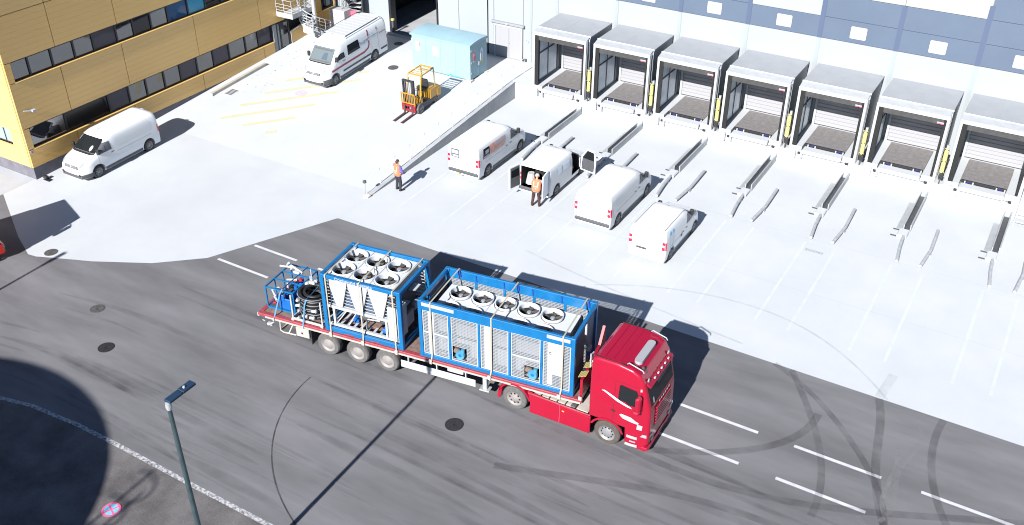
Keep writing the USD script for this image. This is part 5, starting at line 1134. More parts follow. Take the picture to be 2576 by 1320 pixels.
for y in (0.36, CW - 0.36): obj('spot_lamp', lathe([(0, 0.05), (0.07, 0.03), (0.08, 0)], (1.22, y, 3.14), 'x', 14), 'clear_lens', tr)
obj('bumper_lip', slab([(0.7, 0.24), (1.44, 0.24), (1.54, 0.34), (1.5, 0.42), (0.7, 0.38)], 0.06, CW - 0.06, 0.05, 3), 'truck_red', tr); obj('number_plate', onfront([(0.98, 0.45), (1.5, 0.45), (1.5, 0.56), (0.98, 0.56)], 0.06), 'poster_white', tr)
obj('fog_lamp', [onfront([(y, 0.55), (y + 0.2, 0.54), (y + 0.2, 0.66), (y, 0.68)], 0.03) for y in (0.35, CW - 0.55)], 'clear_lens', tr)
obj('roof_hatch', prism(rrect(0.60, 0.88, 0.46, 1.82, 0.13), 'xy', 3.54, 3.665), 'door_grey', tr)

for x in (-0.35, -0.05, 0.2): obj('roof_rib', box(x, x + 0.03, 0.22, CW - 0.22, 3.61, 3.655), 'truck_red', tr)
obj('roof_knob', lathe([(0, 0.07), (0.05, 0.05), (0.06, 0)], (0.98, 0.42, 3.5), n=10), 'dark_plastic', tr)
obj('rear_guard', [cyl((-0.84, 0.22, 3.0), (-0.84, 0.22, 3.55), 0.025, 8), cyl((-0.84, 0.42, 3.05), (-0.84, 0.42, 3.5), 0.025, 8), cyl((-0.84, 0.22, 3.5), (-0.84, 0.42, 3.48), 0.025, 8), cyl((-0.75, 0.3, 3.2), (-0.9, 0.3, 3.2), 0.04, 8)], 'unit_white', tr)
obj('cab_back', box(-0.78, -0.741, 0.25, CW - 0.25, 1.1, 3.3), 'brush_black', tr)
# chassis, skirts, wheels
obj('chassis', [box(-4.5, 0.7, 0.78, 0.90, 0.62, 0.92), box(-4.5, 0.7, CW - 0.90, CW - 0.78, 0.62, 0.92), box(-4.4, -4.2, 0.9, CW - 0.9, 0.64, 0.9)], 'black_plastic', tr)
obj('fifth_wheel', lathe([(0, 1.14), (0.5, 1.14), (0.5, 1.05), (0.3, 0.92)], (-3.1, CW / 2, 0), n=28), 'black_plastic', tr)
for far in (False, True):
    a, b = (0.02, 0.10) if not far else (CW - 0.10, CW - 0.02)
    obj('side_skirt', slab([(-3.08, 0.12), (-0.66, 0.16), (-0.64, 0.94), (-3.16, 1.06), (-3.05, 0.6)], a, b, 0.03, 2), 'truck_red', tr)
    obj('skirt_rail', rbox(-3.14, -0.66, a - 0.004, a + 0.05, 0.98, 1.03, 0.01), 'trailer_red', tr); obj('skirt_joint', box(-1.86, -1.85, a - 0.003 if not far else b, a if not far else b + 0.003, 0.18, 0.98), 'sign_red', tr)
    obj('mudguard', prism(Polygon(disc((-3.7, 0.5), 0.66, 40)).difference(disc((-3.7, 0.5), 0.60, 40)).intersection(sbox(-4.6, 0.62, -3.0, 2)), 'xz', *((0.03, 0.66) if not far else (CW - 0.66, CW - 0.03))), 'truck_red', tr)
    obj('mud_flap', prism([(-4.42, 0.3), (-4.30, 0.3), (-4.22, 0.72), (-4.36, 0.74)], 'xz', *((0.03, 0.6) if not far else (CW - 0.6, CW - 0.03))), 'truck_red', tr)
    y = 0.17 if not far else CW - 0.17
    wheel(tr, 0.0, y, 0.5, 0.3, -1 if not far else 1, 'brown_rubber', 'rim_grey', 10, bore=0.36)
    for dy in (0.0, 0.34): wheel(tr, -3.7, y + (dy if not far else -dy), 0.5, 0.29, -1 if not far else 1, 'dusty_rubber', 'rim_dusty', 8, bore=0.3)
obj('tank', slab([(-2.9, 0.45), (-1.0, 0.45), (-1.0, 0.95), (-2.9, 0.95)], 0.14, 0.7, 0.08, 3), 'dark_plastic', tr)
for k in range(5): obj('catwalk_plate', rbox(-2.95 + 0.32 * k, -2.68 + 0.32 * k, 0.14, 0.76, 0.955, 1.0, 0.008), 'cream_paint', tr)
obj('catwalk_plate', rbox(-1.25, -0.8, 0.14, 1.5, 0.965, 1.01, 0.008), 'cream_paint', tr); obj('battery_box', rbox(-1.5, -1.3, 0.14, 0.7, 0.9, 1.02, 0.02), 'dark_plastic', tr)
obj('air_lines', [tube([(-0.8, 1.0 + 0.1 * k, 1.6), (-1.2, 1.0 + 0.12 * k, 1.2 + 0.05 * k), (-1.75, 1.05 + 0.1 * k, 1.5)], 0.018, 6) for k in range(3)], 'brush_black', tr)
obj('side_lamp', rbox(-1.75, -1.66, 0.0, 0.02, 0.74, 0.79, 0.005), 'orange_lens', tr)

# ------------------------------------------------------------------ articulated lorry: flatbed trailer
TL_ANG = 0.1382
TLO = (-17.701, 23.108)
def tw(x, y, z): return (TLO[0] + math.cos(TL_ANG) * x - math.sin(TL_ANG) * y, TLO[1] + math.sin(TL_ANG) * x + math.cos(TL_ANG) * y, z)
fl = thing('flatbed_trailer', 'long three axle flatbed trailer with red edges and a red headboard', 'trailer', (TLO[0], TLO[1], 0), TL_ANG)
for k in range(9): obj('deck_board', box(-7.05 + 1.492 * k + 0.005, -7.05 + 1.492 * (k + 1) - 0.005, 0.13, 2.40, 1.15, 1.205), 'plywood', fl)
obj('edge_rail', rbox(-7.25, 6.4, -0.06, 0.125, 1.10, 1.225, 0.012), 'trailer_red', fl); obj('edge_rail', rbox(-7.25, 6.4, 2.405, 2.55, 1.10, 1.225, 0.012), 'trailer_red', fl); obj('edge_rail', rbox(-7.25, -7.06, 0.126, 2.404, 1.08, 1.22, 0.012), 'trailer_red', fl)
obj('edge_strip', box(-6.9, 6.35, -0.068, -0.061, 1.06, 1.135), 'cream_paint', fl); obj('edge_strip', box(-6.9, 6.35, -0.05, 0.1, 1.055, 1.099), 'cream_paint', fl)
objs('buffer_roller', [rbox(-7.3, -7.2, y, y + 0.14, 1.02, 1.2, 0.03) for y in (-0.05, 2.4)], 'unit_white', fl)
obj('chassis_beam', [box(-6.8, 6.2, 0.68, 0.80, 0.75, 1.149), box(-6.8, 6.2, 1.74, 1.86, 0.75, 1.149)] + [box(x, x + 0.06, 0.1, 2.4, 0.98, 1.14) for x in np.arange(-6.5, 6.2, 0.9)], 'black_plastic', fl)
obj('headboard', prism([(0.0, 1.226), (2.5, 1.226), (2.5, 2.55), (2.38, 2.85), (1.9, 2.3), (0.0, 2.12)], 'yz', 6.3, 6.4), 'trailer_red2', fl)
for y in (0.05, 0.6): obj('headboard_step', [rbox(6.2 + 0.05 * k, 6.23 + 0.05 * k, y, y + 0.35, 2.16 + 0.02 * k, 2.18 + 0.02 * k, 0.004) for k in range(6)], 'yellow_pale', fl)
obj('front_notice', box(6.405, 6.41, 0.06, 0.3, 1.3, 1.5), 'poster_white', fl); obj('front_notice', box(6.28, 6.4, -0.068, -0.061, 1.24, 1.40), 'poster_white', fl)
for sgy, far in ((0.0, False), (2.5, True)):
    for i in range(3): wheel(fl, -4.10 + 1.31 * i, 0.17 if not far else 2.33, 0.5, 0.34, -1 if not far else 1, 'dusty_rubber', 'rim_dusty', 0, bore=0.34)
objs('axle', [cyl((-4.10 + 1.31 * i, 0.2, 0.5), (-4.10 + 1.31 * i, 2.3, 0.5), 0.08, 10) for i in range(3)], 'black_plastic', fl)
obj('mud_flap', rbox(-4.86, -4.83, 0.0, 0.5, 0.28, 1.02, 0.008), 'black_plastic', fl); obj('mud_flap', rbox(-4.86, -4.83, 2.0, 2.5, 0.28, 1.02, 0.008), 'black_plastic', fl)
for x in (-4.7, -3.45, -2.14, -0.85): obj('wing_bracket', rbox(x, x + 0.08, 0.0, 0.4, 0.98, 1.05, 0.01), 'galvanised', fl)
for y in (0.02, 2.44): obj('side_guard', rbox(-0.88, 2.24, y, y + 0.04, 0.42, 0.74, 0.012), 'unit_white', fl)
objs('guard_bracket', [box(x, x + 0.05, 0.06, 0.14, 0.5, 1.05) for x in (-0.6, 0.6, 1.8)], 'galvanised', fl)
obj('pallet_box_lid', rbox(1.1, 1.75, 0.0, 0.5, 0.84, 0.98, 0.02), 'unit_white', fl)
objs('landing_leg', [rbox(2.5, 2.66, 0.1, 0.26, 0.36, 1.05, 0.01), rbox(2.38, 2.78, 0.02, 0.34, 0.32, 0.37, 0.01)], 'galvanised', fl); objs('landing_leg', [rbox(2.5, 2.66, 2.24, 2.4, 0.36, 1.05, 0.01), rbox(2.38, 2.78, 2.16, 2.48, 0.32, 0.37, 0.01)], 'galvanised', fl)
obj('spare_wheel', lathe([(0.0, -0.12), (0.4, -0.14), (0.48, 0.0), (0.4, 0.14), (0, 0.12)], (3.1, 1.2, 0.75), 'y', 24), 'tyre_rubber', fl)
obj('tool_box', rbox(-5.55, -4.95, 0.0, 0.45, 0.52, 0.95, 0.02), 'cream_paint', fl); obj('tool_box_lock', rbox(-5.3, -5.22, -0.015, 0.0, 0.68, 0.76, 0.005), 'black_plastic', fl)
obj('bumper_frame', [tube([(-6.25, 0.0, 1.08), (-6.28, 0.0, 0.6), (-6.15, 0.0, 0.52), (-5.55, 0.0, 0.55)], 0.03, 8), tube([(-6.28, 0.02, 0.56), (-6.28, 1.2, 0.56), (-6.28, 2.4, 0.56)], 0.05, 8), tube([(-5.9, 0.0, 0.54), (-5.75, 0.3, 1.0)], 0.03, 8), tube([(-6.28, 2.4, 1.08), (-6.28, 2.4, 0.56)], 0.03, 8)], 'cream_paint', fl)
obj('tail_hook', [rbox(-6.85, -6.6, -0.1, 0.05, 0.74, 0.84, 0.02), bar((-6.75, -0.12, 0.8), (-6.45, -0.14, 1.02), 0.05), bar((-6.9, -0.1, 0.92), (-7.05, -0.05, 0.92), 0.03)], 'unit_white', fl)
objs('tail_lamp', [rbox(-7.27, -7.25, y, y + 0.3, 0.95, 1.07, 0.01) for y in (0.1, 2.1)], 'red_lens', fl)

# ------------------------------------------------------------------ blue framed chillers on the trailer
ZD = 1.235
def frame(t, L, W, H, post=0.16, top=0.16, bot=0.2, mids=()):
    for x in (0, L - post):
        for y in (0, W - post): obj('post', rbox(x, x + post, y, y + post, 0, H, 0.012), 'frame_blue', t)
    for y in (0.004, W - 0.124): obj('top_beam', rbox(post, L - post, y, y + 0.12, H - top, H - 0.004, 0.012), 'frame_blue', t); obj('bottom_beam', rbox(post, L - post, y, y + 0.12, 0.004, bot, 0.012), 'frame_blue', t)
    for x in (0.004, L - 0.124): obj('top_beam', rbox(x, x + 0.12, post, W - post, H - 0.16, H - 0.004, 0.012), 'frame_blue', t); obj('bottom_beam', rbox(x, x + 0.12, post, W - post, 0.004, 0.18, 0.012), 'frame_blue', t)
    for x in (0, L - 0.18):
        for y in (0, W - 0.17): obj('corner_casting', rbox(x - 0.005, x + 0.185, y - 0.005, y + 0.175, H - 0.12, H + 0.005, 0.02), 'frame_blue', t)
    for x in mids: obj('post', rbox(x - 0.05, x + 0.05, 0.01, 0.10, bot, H - top, 0.01), 'frame_blue', t); obj('post', rbox(x - 0.05, x + 0.05, W - 0.10, W - 0.01, bot, H - 0.16, 0.01), 'frame_blue', t)
def fan(t, x, y, z, r, hgt, deep, fl=0.06):
    """A fan collar standing on the deck, open down to its rotor."""
    g = part('fan', t, (x, y, z))
    obj('collar', lathe([(r * 0.93, -deep), (r * 0.93, hgt - 0.02), (r * 0.97, hgt), (r * 1.02, hgt - 0.01), (r * 1.03, 0.0), (r * 1.1, 0.0)], n=36), 'deck_white', g, smooth=40)
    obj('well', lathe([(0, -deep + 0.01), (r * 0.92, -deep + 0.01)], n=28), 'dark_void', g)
    obj('hub', lathe([(0, -deep * 0.5 + 0.04), (r * 0.2, -deep * 0.5 + 0.03), (r * 0.24, -deep * 0.5 - 0.04)], n=16), 'unit_grey', g)
    for k in range(5):
        a = 2 * math.pi * k / 5 + 0.4; c, s = math.cos(a), math.sin(a); zz = -deep * 0.5
        p = [np.array([r * u * math.cos(a + w), r * u * math.sin(a + w), zz + dz]) for u, w, dz in ((0.2, -0.35, -0.03), (0.88, -0.26, -0.03), (0.88, 0.26, 0.03), (0.2, 0.35, 0.02))]
        n_ = np.array([0, 0, 0.008])
        obj('blade', (np.array(p + [q + n_ for q in p]), np.array([[0, 3, 2, 1], [4, 5, 6, 7], [0, 1, 5, 4], [1, 2, 6, 5], [2, 3, 7, 6], [3, 0, 4, 7]])), 'blade_grey', g)
    return g
# first frame: six big fans over V shaped coils
LA, WA, HA = 3.41, 2.44, 2.62
A = thing('chiller_frame', 'short blue frame with six large fans over white V shaped panels, rear of the trailer', 'chiller', tw(-4.125, 0, ZD), TL_ANG)
frame(A, LA, WA, HA, bot=0.2)
dk0 = HA - 0.10
obj('fan_deck', Polygon and prism(sbox(0.15, 0.24, 2.98, 2.28).difference(unary_union([disc((0.63 + 0.92 * i, 0.75 + 0.97 * j), 0.42, 36) for i in range(3) for j in range(2)])), 'xy', dk0 - 0.06, dk0 - 0.02), 'deck_white', A)
for i in range(3):
    for j in range(2): fan(A, 0.63 + 0.92 * i, 0.75 + 0.97 * j, dk0 - 0.02, 0.445, 0.06, 0.21)
for i in (1, 2): obj('deck_joint', box(0.17 + 0.92 * i - 0.012, 0.17 + 0.92 * i + 0.012, 0.24, 2.28, dk0 - 0.019, dk0 - 0.01), 'grey_seam', A)
objs('deck_skirt', [box(0.15, 2.98, y, y + 0.02, dk0 - 0.4, dk0 - 0.061) for y in (0.24, 2.26)] + [box(x, x + 0.02, 0.26, 2.26, dk0 - 0.4, dk0 - 0.061) for x in (0.15, 2.96)], 'unit_white', A)
z0, z1 = 1.18, HA - 0.17
apex = [0.24, 1.08, 1.96, 2.83]
for yv, sg in ((0.16, -1), (WA - 0.16, 1)):
    for a, b in zip(apex[:-1], apex[1:]):
        obj('coil_end', prism([(a + 0.01, z1), (b - 0.01, z1), (b - 0.02, z1 - 0.22), (b - 0.29, z0), (a + 0.29, z0), (a + 0.02, z1 - 0.22)], 'xz', yv - 0.012, yv + 0.012), 'unit_white', A)
        for k in range(4): obj('panel_joint', box(a + 0.05 + 0.06 * (4 - k), b - 0.05 - 0.06 * (4 - k), yv + sg * 0.013 - 0.002, yv + sg * 0.013 + 0.002, z0 + 0.14 + 0.27 * k, z0 + 0.148 + 0.27 * k), 'grey_seam', A)
        for xx in (a, b): obj('coil', [bar((xx + s_ * 0.01, 0.2, z1 - 0.16), (xx + s_ * 0.27, 0.2, z0), 0.05, 0.03) for s_ in ((1,) if xx == a else (-1,))] + [], 'dark_plastic', A)
    for k in range(9): obj('rail', box(0.17, LA - 0.17, yv + 0.03 * -sg - 0.006, yv + 0.03 * -sg + 0.006, z0 + 0.02 + 0.145 * k, z0 + 0.045 + 0.145 * k), 'unit_white', A)
obj('coil_core', [prism([(a - 0.25, z0), (a + 0.25, z0), (a + 0.03, z1 - 0.2), (a - 0.03, z1 - 0.2)] if i not in (0, 3) else ([(a, z0), (a + 0.25, z0), (a + 0.03, z1 - 0.2), (a, z1 - 0.2)] if i == 0 else [(a - 0.25, z0), (a, z0), (a, z1 - 0.2), (a - 0.03, z1 - 0.2)]), 'xz', 0.26, WA - 0.26) for i, a in enumerate(apex)], 'coil_blue', A)
obj('coil_tray', rbox(0.3, 2.75, 0.22, WA - 0.22, z0 - 0.12, z0 - 0.03, 0.01), 'unit_grey', A)
objs('cross_rail', [box(0.17, LA - 0.17, y, y + 0.06, z0 - 0.13, z0 - 0.02) for y in (0.13, WA - 0.19)], 'unit_white', A)
objs('base_rail', [box(0.17, LA - 0.17, y, y + 0.10, 0.22, 0.32) for y in (0.13, WA - 0.23)] + [box(x, x + 0.1, 0.23, WA - 0.23, 0.22, 0.3) for x in np.linspace(0.25, 2.55, 9)], 'unit_white', A)
objs('leg', [box(x, x + 0.09, y, y + 0.09, 0.32, z0 - 0.13) for x in (0.34, 2.62) for y in (0.14, WA - 0.23)], 'unit_white', A)
objs('brace', [bar((0.45, 0.2, 0.34), (0.95, 0.2, z0 - 0.13), 0.035), bar((0.95, 0.24, 0.34), (1.35, 0.24, z0 - 0.13), 0.035)], 'unit_white', A)
obj('control_cabinet', rbox(2.74, 3.24, 0.14, 0.75, 0.34, 1.75, 0.015), 'unit_white', A); obj('cabinet_joint', box(2.98, 2.99, 0.135, 0.14, 0.4, 1.7), 'grey_seam', A); obj('cabinet_louvre', [box(2.8, 3.2, 0.132, 0.139, 1.8 + 0.1 * k, 1.84 + 0.1 * k) for k in range(5)], 'dark_plastic', A)
objs('compressor', [lathe([(0, -0.35), (0.17, -0.33), (0.2, 0), (0.17, 0.33), (0, 0.35)], (x, y, 0.62), 'x', 18) for x, y in ((1.55, 0.7), (2.2, 0.75), (1.6, 1.6))], 'dark_plastic', A); obj('pump', [cyl((1.1, 0.5, 0.42), (1.1, 0.9, 0.42), 0.13, 14), rbox(0.95, 1.25, 0.95, 1.3, 0.32, 0.62, 0.03), rbox(2.35, 2.55, 0.3, 0.55, 0.3, 0.5, 0.03)], 'pump_blue', A)
obj('pipework', [tube([(0.6, 0.9, 0.45), (1.4, 0.9, 0.5), (2.4, 0.6, 0.85), (2.4, 0.6, 1.05)], 0.04, 8), tube([(1.2, 0.4, 0.9), (1.9, 0.4, 0.92), (2.6, 0.4, 0.9)], 0.03, 8), tube([(1.7, 0.3, 0.34), (1.75, 0.3, 0.8), (2.3, 0.32, 0.85)], 0.03, 8)], 'unit_white', A); obj('tray', box(1.7, 2.1, 0.5, 1.0, 0.3, 0.33), 'plywood', A)
obj('back_panel', box(0.2, 3.2, WA - 0.3, WA - 0.28, 0.3, z0 - 0.14), 'dark_plastic', A)
def beam_text(t, s, x, z, h, y=0.0):
    m = meshkit.text_mesh(s, h, 0.004, bold=True); v = np.array(m.vertices)
    obj('lettering', trimesh.Trimesh(np.column_stack([x + v[:, 0], y - v[:, 2], z + v[:, 1]]), m.faces, process=False), 'poster_white', t)
beam_text(A, 'Coolworld Rentals', 0.66, HA - 0.145, 0.135, 0.001)
obj('bolt', [lathe([(0, 0.01), (0.025, 0.006), (0.028, 0)], (x, 0.0, z), 'y', 8) for x, z in ((0.45, HA - 0.09), (2.85, HA - 0.09), (0.4, 0.1), (0.8, 0.08), (1.7, 0.08), (2.4, 0.1), (2.9, 0.1))], 'bumper_blue', A)
obj('fork_slot', [box(x, x + 0.42, -0.006, 0.004, 0.02, 0.06) for x in (0.85, 2.0)], 'trailer_red', A)
obj('end_switchgear', [rbox(LA - 0.30, LA - 0.18, 0.5, 1.3, 0.5, 1.1, 0.02), rbox(LA - 0.34, LA - 0.18, 1.4, 1.9, 0.9, 1.2, 0.02)], 'unit_grey', A)
objs('end_ledge', [rbox(LA - 0.5, LA - 0.2, 0.4, 1.1, 1.5, 1.54, 0.01), rbox(LA - 0.5, LA - 0.2, 1.5, 2.0, 1.7, 1.74, 0.01)], 'unit_white', A)
obj('end_duct', box(LA - 0.62, LA - 0.52, 0.3, 2.1, 0.3, 2.1), 'dark_plastic', A)

# second frame: long mesh sided chiller
LB, WB, HB = 6.06, 2.44, 2.55
Bc = thing('chiller_frame', 'long blue mesh sided frame with white fan deck sunk inside, front of the trailer', 'chiller', tw(0, 0, ZD), TL_ANG)
mids = [1.25, 2.42, 3.61, 4.83]
frame(Bc, LB, WB, HB, post=0.15, top=0.40, bot=0.17, mids=mids)
bays = [0.15] + mids + [LB - 0.15]
for y, sg in ((0.06, -1), (WB - 0.06, 1)):
    for i in range(5):
        a, b = bays[i] + (0.055 if i else 0.01), bays[i + 1] - (0.055 if i < 4 else 0.01)
        zt, zb_ = (HB - 0.41 if sg < 0 else HB - 0.17), 0.18
        cut = sg < 0 and i in (1, 3)
        st = []
        n = int((zt - zb_) / 0.066)
        for k in range(n + 1):
            z = zb_ + k * 0.066
            x0 = a
            if cut and 0.25 < z < 0.80:
                if i == 1: x0 = a + 0.60
                else: st.append((a, a + 0.50, z)); x0 = b - 0.02
            st.append((x0, b, z))
        obj('mesh_panel', [box(p, q, y - 0.008, y + 0.008, z, z + 0.034) for p, q, z in st if q - p > 0.01] + [box(x, x + 0.012, y - 0.006, y + 0.006, zb_, zt) if not (cut and ((i == 1 and x < a + 0.6) or (i == 3 and x > a + 0.5))) else box(x, x + 0.012, y - 0.006, y + 0.006, 0.82, zt) for x in np.arange(a + 0.1, b, 0.13)], 'mesh_steel', Bc)
        if sg < 0: obj('mesh_frame', [box(a, a + 0.03, y - 0.02, y - 0.0085, zb_, zt), box(b - 0.03, b, y - 0.02, y - 0.0085, zb_, zt), box(a + 0.03, b - 0.03, y - 0.02, y - 0.0085, zt - 0.03, zt), box(a + 0.03, b - 0.03, y - 0.02, y - 0.0085, zb_, zb_ + 0.03)] + ([box(a + 0.03, b - 0.03, y - 0.022, y - 0.0085, 1.15, 1.20)] if i in (0, 3) else []), 'unit_white', Bc)
obj('sign_board', box(0.16, 1.46, -0.012, 0.002, HB - 0.20, HB - 0.06), 'poster_white', Bc); obj('sign_board', box(5.02, 5.88, -0.012, 0.002, HB - 0.21, HB - 0.07), 'poster_white', Bc)
# sunken fan deck and the machine below it
ZK = HB - 0.62
holes = [(0.90 + 0.92 * i, 1.75) for i in range(5)] + [(0.90 + 0.92 * i, 0.71) for i in (0, 1, 3, 4)]
obj('fan_deck', prism(sbox(0.30, 0.22, 5.50, 2.22).difference(unary_union([disc(c, 0.375, 36) for c in holes])), 'xy', ZK - 0.05, ZK), 'deck_white', Bc)
for c in holes: fan(Bc, c[0], c[1], ZK, 0.40, 0.10, 0.12)
obj('deck_joint', [box(x, x + 0.015, 0.24, 2.20, ZK + 0.001, ZK + 0.008) for x in (2.2, 3.05)], 'grey_seam', Bc)
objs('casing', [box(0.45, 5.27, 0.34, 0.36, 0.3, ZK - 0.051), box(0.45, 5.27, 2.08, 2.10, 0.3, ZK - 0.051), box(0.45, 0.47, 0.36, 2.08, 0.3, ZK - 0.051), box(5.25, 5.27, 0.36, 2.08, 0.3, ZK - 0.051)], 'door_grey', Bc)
objs('casing_rail', [box(0.3, 5.8, 0.22, 0.28, z, z + 0.07) for z in (0.22, 1.1, ZK - 0.13)], 'unit_grey', Bc)
obj('column', rbox(0.38, 0.62, 0.036, 0.3, 0.2, HB - 0.43, 0.008), 'unit_white', Bc); obj('column', rbox(2.62, 2.86, 0.036, 0.3, 0.2, HB - 0.43, 0.008), 'unit_white', Bc)
obj('switch_cabinet', rbox(5.04, 5.58, 0.036, 0.34, 0.75, HB - 0.43, 0.008), 'unit_white', Bc); obj('switch_cabinet', rbox(5.04, 5.24, 0.036, 0.34, 0.25, 0.74, 0.008), 'unit_white', Bc); obj('cabinet_mark', [box(5.1, 5.19, 0.028, 0.035, 1.62, 1.65), box(5.1, 5.19, 0.028, 0.035, 1.69, 1.72)], 'dark_plastic', Bc); obj('cabinet_joint', box(5.04, 5.58, 0.028, 0.035, 1.26, 1.275), 'grey_seam', Bc)
for x in (1.62, 4.48):
    g = part('pump', Bc, (x, 0.12, 0.45))
    obj('volute', lathe([(0.07, -0.06), (0.17, -0.08), (0.19, 0.0), (0.17, 0.08), (0.07, 0.06)], (0, 0, 0), 'y', 22), 'light_pump_blue', g); obj('outlet', cyl((0.1, 0, 0.05), (0.1, 0, 0.28), 0.07, 12), 'light_pump_blue', g); obj('eye', lathe([(0, -0.07), (0.07, -0.06)], (0, 0, 0), 'y', 14), 'frame_blue', g)
    obj('motor', cyl((-0.1, 0.1, 0.05), (-0.45, 0.12, 0.1), 0.11, 12), 'plywood', g)
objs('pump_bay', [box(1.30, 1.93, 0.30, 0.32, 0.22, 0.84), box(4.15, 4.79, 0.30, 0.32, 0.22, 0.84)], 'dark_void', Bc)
objs('brace', [bar((0.75, 0.1, 0.75), (1.2, 0.1, 1.2), 0.03), bar((0.6, 0.1, 1.2), (1.22, 0.1, 1.05), 0.03), bar((0.75, 0.1, 0.3), (1.2, 0.1, 0.4), 0.03)], 'unit_white', Bc)
objs('lifting_lug', [bar((x, WB - 0.14, HB - 0.05), (x + 0.03, WB - 0.14, HB - 0.32), 0.04) for x in (1.28, 2.42, 3.56, 4.7)] + [bar((x, WB - 0.16, HB + 0.02), (x + 0.03, WB - 0.15, HB - 0.25), 0.05) for x in (0.62, 3.0, 5.75)], 'strap_dark_blue', Bc)
obj('back_beam', box(0.15, LB - 0.15, WB - 0.13, WB - 0.01, HB - 0.36, HB - 0.161), 'frame_blue', Bc)
obj('end_mesh', [box(LB - 0.10, LB - 0.08, 1.5, 2.28, 0.2 + 0.07 * k, 0.236 + 0.07 * k) for k in range(30)], 'unit_grey', Bc); obj('end_panel', box(LB - 0.08, LB - 0.05, 0.15, 1.15, 0.18, HB - 0.17), 'dark_plastic', Bc)
obj('end_panel', box(0.05, 0.08, 0.15, 2.28, 0.18, HB - 0.5), 'dark_plastic', Bc)
obj('end_column', [rbox(LB - 0.2, LB - 0.1, 1.62, 1.78, 0.3, 2.2, 0.02)], 'unit_white', Bc); obj('end_fitting', [lathe([(0.05, -0.05), (0.13, -0.05), (0.13, 0.05), (0.05, 0.05)], (LB + 0.02, 1.62, 1.05), 'x', 16)], 'unit_white', Bc); obj('end_valve', rbox(LB - 0.04, LB + 0.1, 1.5, 1.7, 0.78, 0.95, 0.03), 'pump_blue', Bc)

# lashing straps
def strap(xl, H, label, mat='strap_cream', W=2.44, wd=0.055, lean=0.0, y1=None):
    t = thing('lashing_strap', label, 'strap', tw(0, 0, 0), TL_ANG)
    zt = ZD + H + 0.012
    p = [(xl - lean, -0.075, 1.02), (xl, -0.024, 1.5), (xl, -0.024, zt - 0.02), (xl + 0.005, 0.0, zt + 0.004), (xl + 0.02, W, zt + 0.004), (xl + 0.02, W + 0.024, zt - 0.02), (xl + 0.02, W + 0.03, 1.02)]
    segs = [bar(a, b, wd, 0.008, up=(1, 0, 0)) for a, b in zip(p[:-1], p[1:])]
    q = []
    for a, b in zip(p[:-1], p[1:]): q.append(bar(a, b, 0.008, wd, up=(1, 0, 0)))
    obj('webbing', q, mat, t)
    obj('ratchet', [rbox(xl - lean - 0.06, xl - lean + 0.06, -0.13, -0.07, 1.06, 1.26, 0.015), cyl((xl - lean - 0.07, -0.12, 1.2), (xl - lean + 0.07, -0.12, 1.2), 0.025, 8)], 'cream_paint', t)
    return t
strap(-3.86, HA, 'cream lashing strap over the rear end of the short chiller frame', lean=-0.02)
strap(-2.42, HA, 'cream lashing strap over the middle of the short chiller frame')
strap(-1.02, HA, 'cream lashing strap over the front end of the short chiller frame', lean=-0.05)
strap(0.52, HB, 'cream lashing strap over the rear end of the long mesh frame', lean=0.05)
strap(2.92, HB, 'cream lashing strap over the middle of the long mesh frame', lean=0.06)
strap(5.62, HB, 'cream lashing strap over the front end of the long mesh frame', lean=0.06)

# hose pallet
hp = thing('hose_pallet', 'white stillage holding a stack of coiled black hoses behind the short chiller', 'stillage', tw(-5.70, 0.05, ZD), TL_ANG)
for x in (0.0, 1.34): obj('base_bar', rbox(x, x + 0.08, 0.0, 1.5, 0.0, 0.12, 0.01), 'unit_white', hp)
for y in (0.0, 0.7, 1.42): obj('base_bar', rbox(0.08, 1.34, y, y + 0.07, 0.02, 0.11, 0.01), 'unit_white', hp)
for x, y in ((0.02, 0.02), (1.36, 0.02), (0.02, 1.44), (1.36, 1.44)): obj('post', rbox(x, x + 0.06, y, y + 0.06, 0.12, 1.15, 0.008), 'unit_white', hp)
objs('foot', [rbox(x, x + 0.12, y, y + 0.12, -0.02, 0.06, 0.01) for x in (-0.02, 1.32) for y in (-0.02, 1.40)], 'cream_paint', hp)
hs = thing('hose_coil', 'thick coils of black hose with white couplings lashed on the trailer tail', 'hose', tw(-5.70, 0.05, ZD), TL_ANG)
for k in range(7):
    r = 0.60 - 0.015 * (k % 3); z = 0.2 + 0.135 * k; ox, oy = rng.uniform(-0.03, 0.03), rng.uniform(-0.03, 0.03)
    obj('coil', tube([(0.70 + ox + r * math.cos(a), 0.78 + oy + r * math.sin(a), z + 0.02 * math.sin(2 * a)) for a in np.linspace(0, 2 * np.pi, 36, endpoint=False)], 0.07, 8, closed=True), 'hose_black', hs, 40)
    if k % 2 == 0: obj('inner_coil', tube([(0.70 + 0.42 * math.cos(a), 0.78 + 0.42 * math.sin(a), z + 0.05) for a in np.linspace(0, 2 * np.pi, 30, endpoint=False)], 0.06, 8, closed=True), 'hose_black', hs, 40)
    obj('stripe', tube([(0.70 + ox + (r + 0.068) * math.cos(a), 0.78 + oy + (r + 0.068) * math.sin(a), z + 0.03) for a in np.linspace(3.4, 5.9, 20)], 0.010, 5), 'unit_grey', hs)
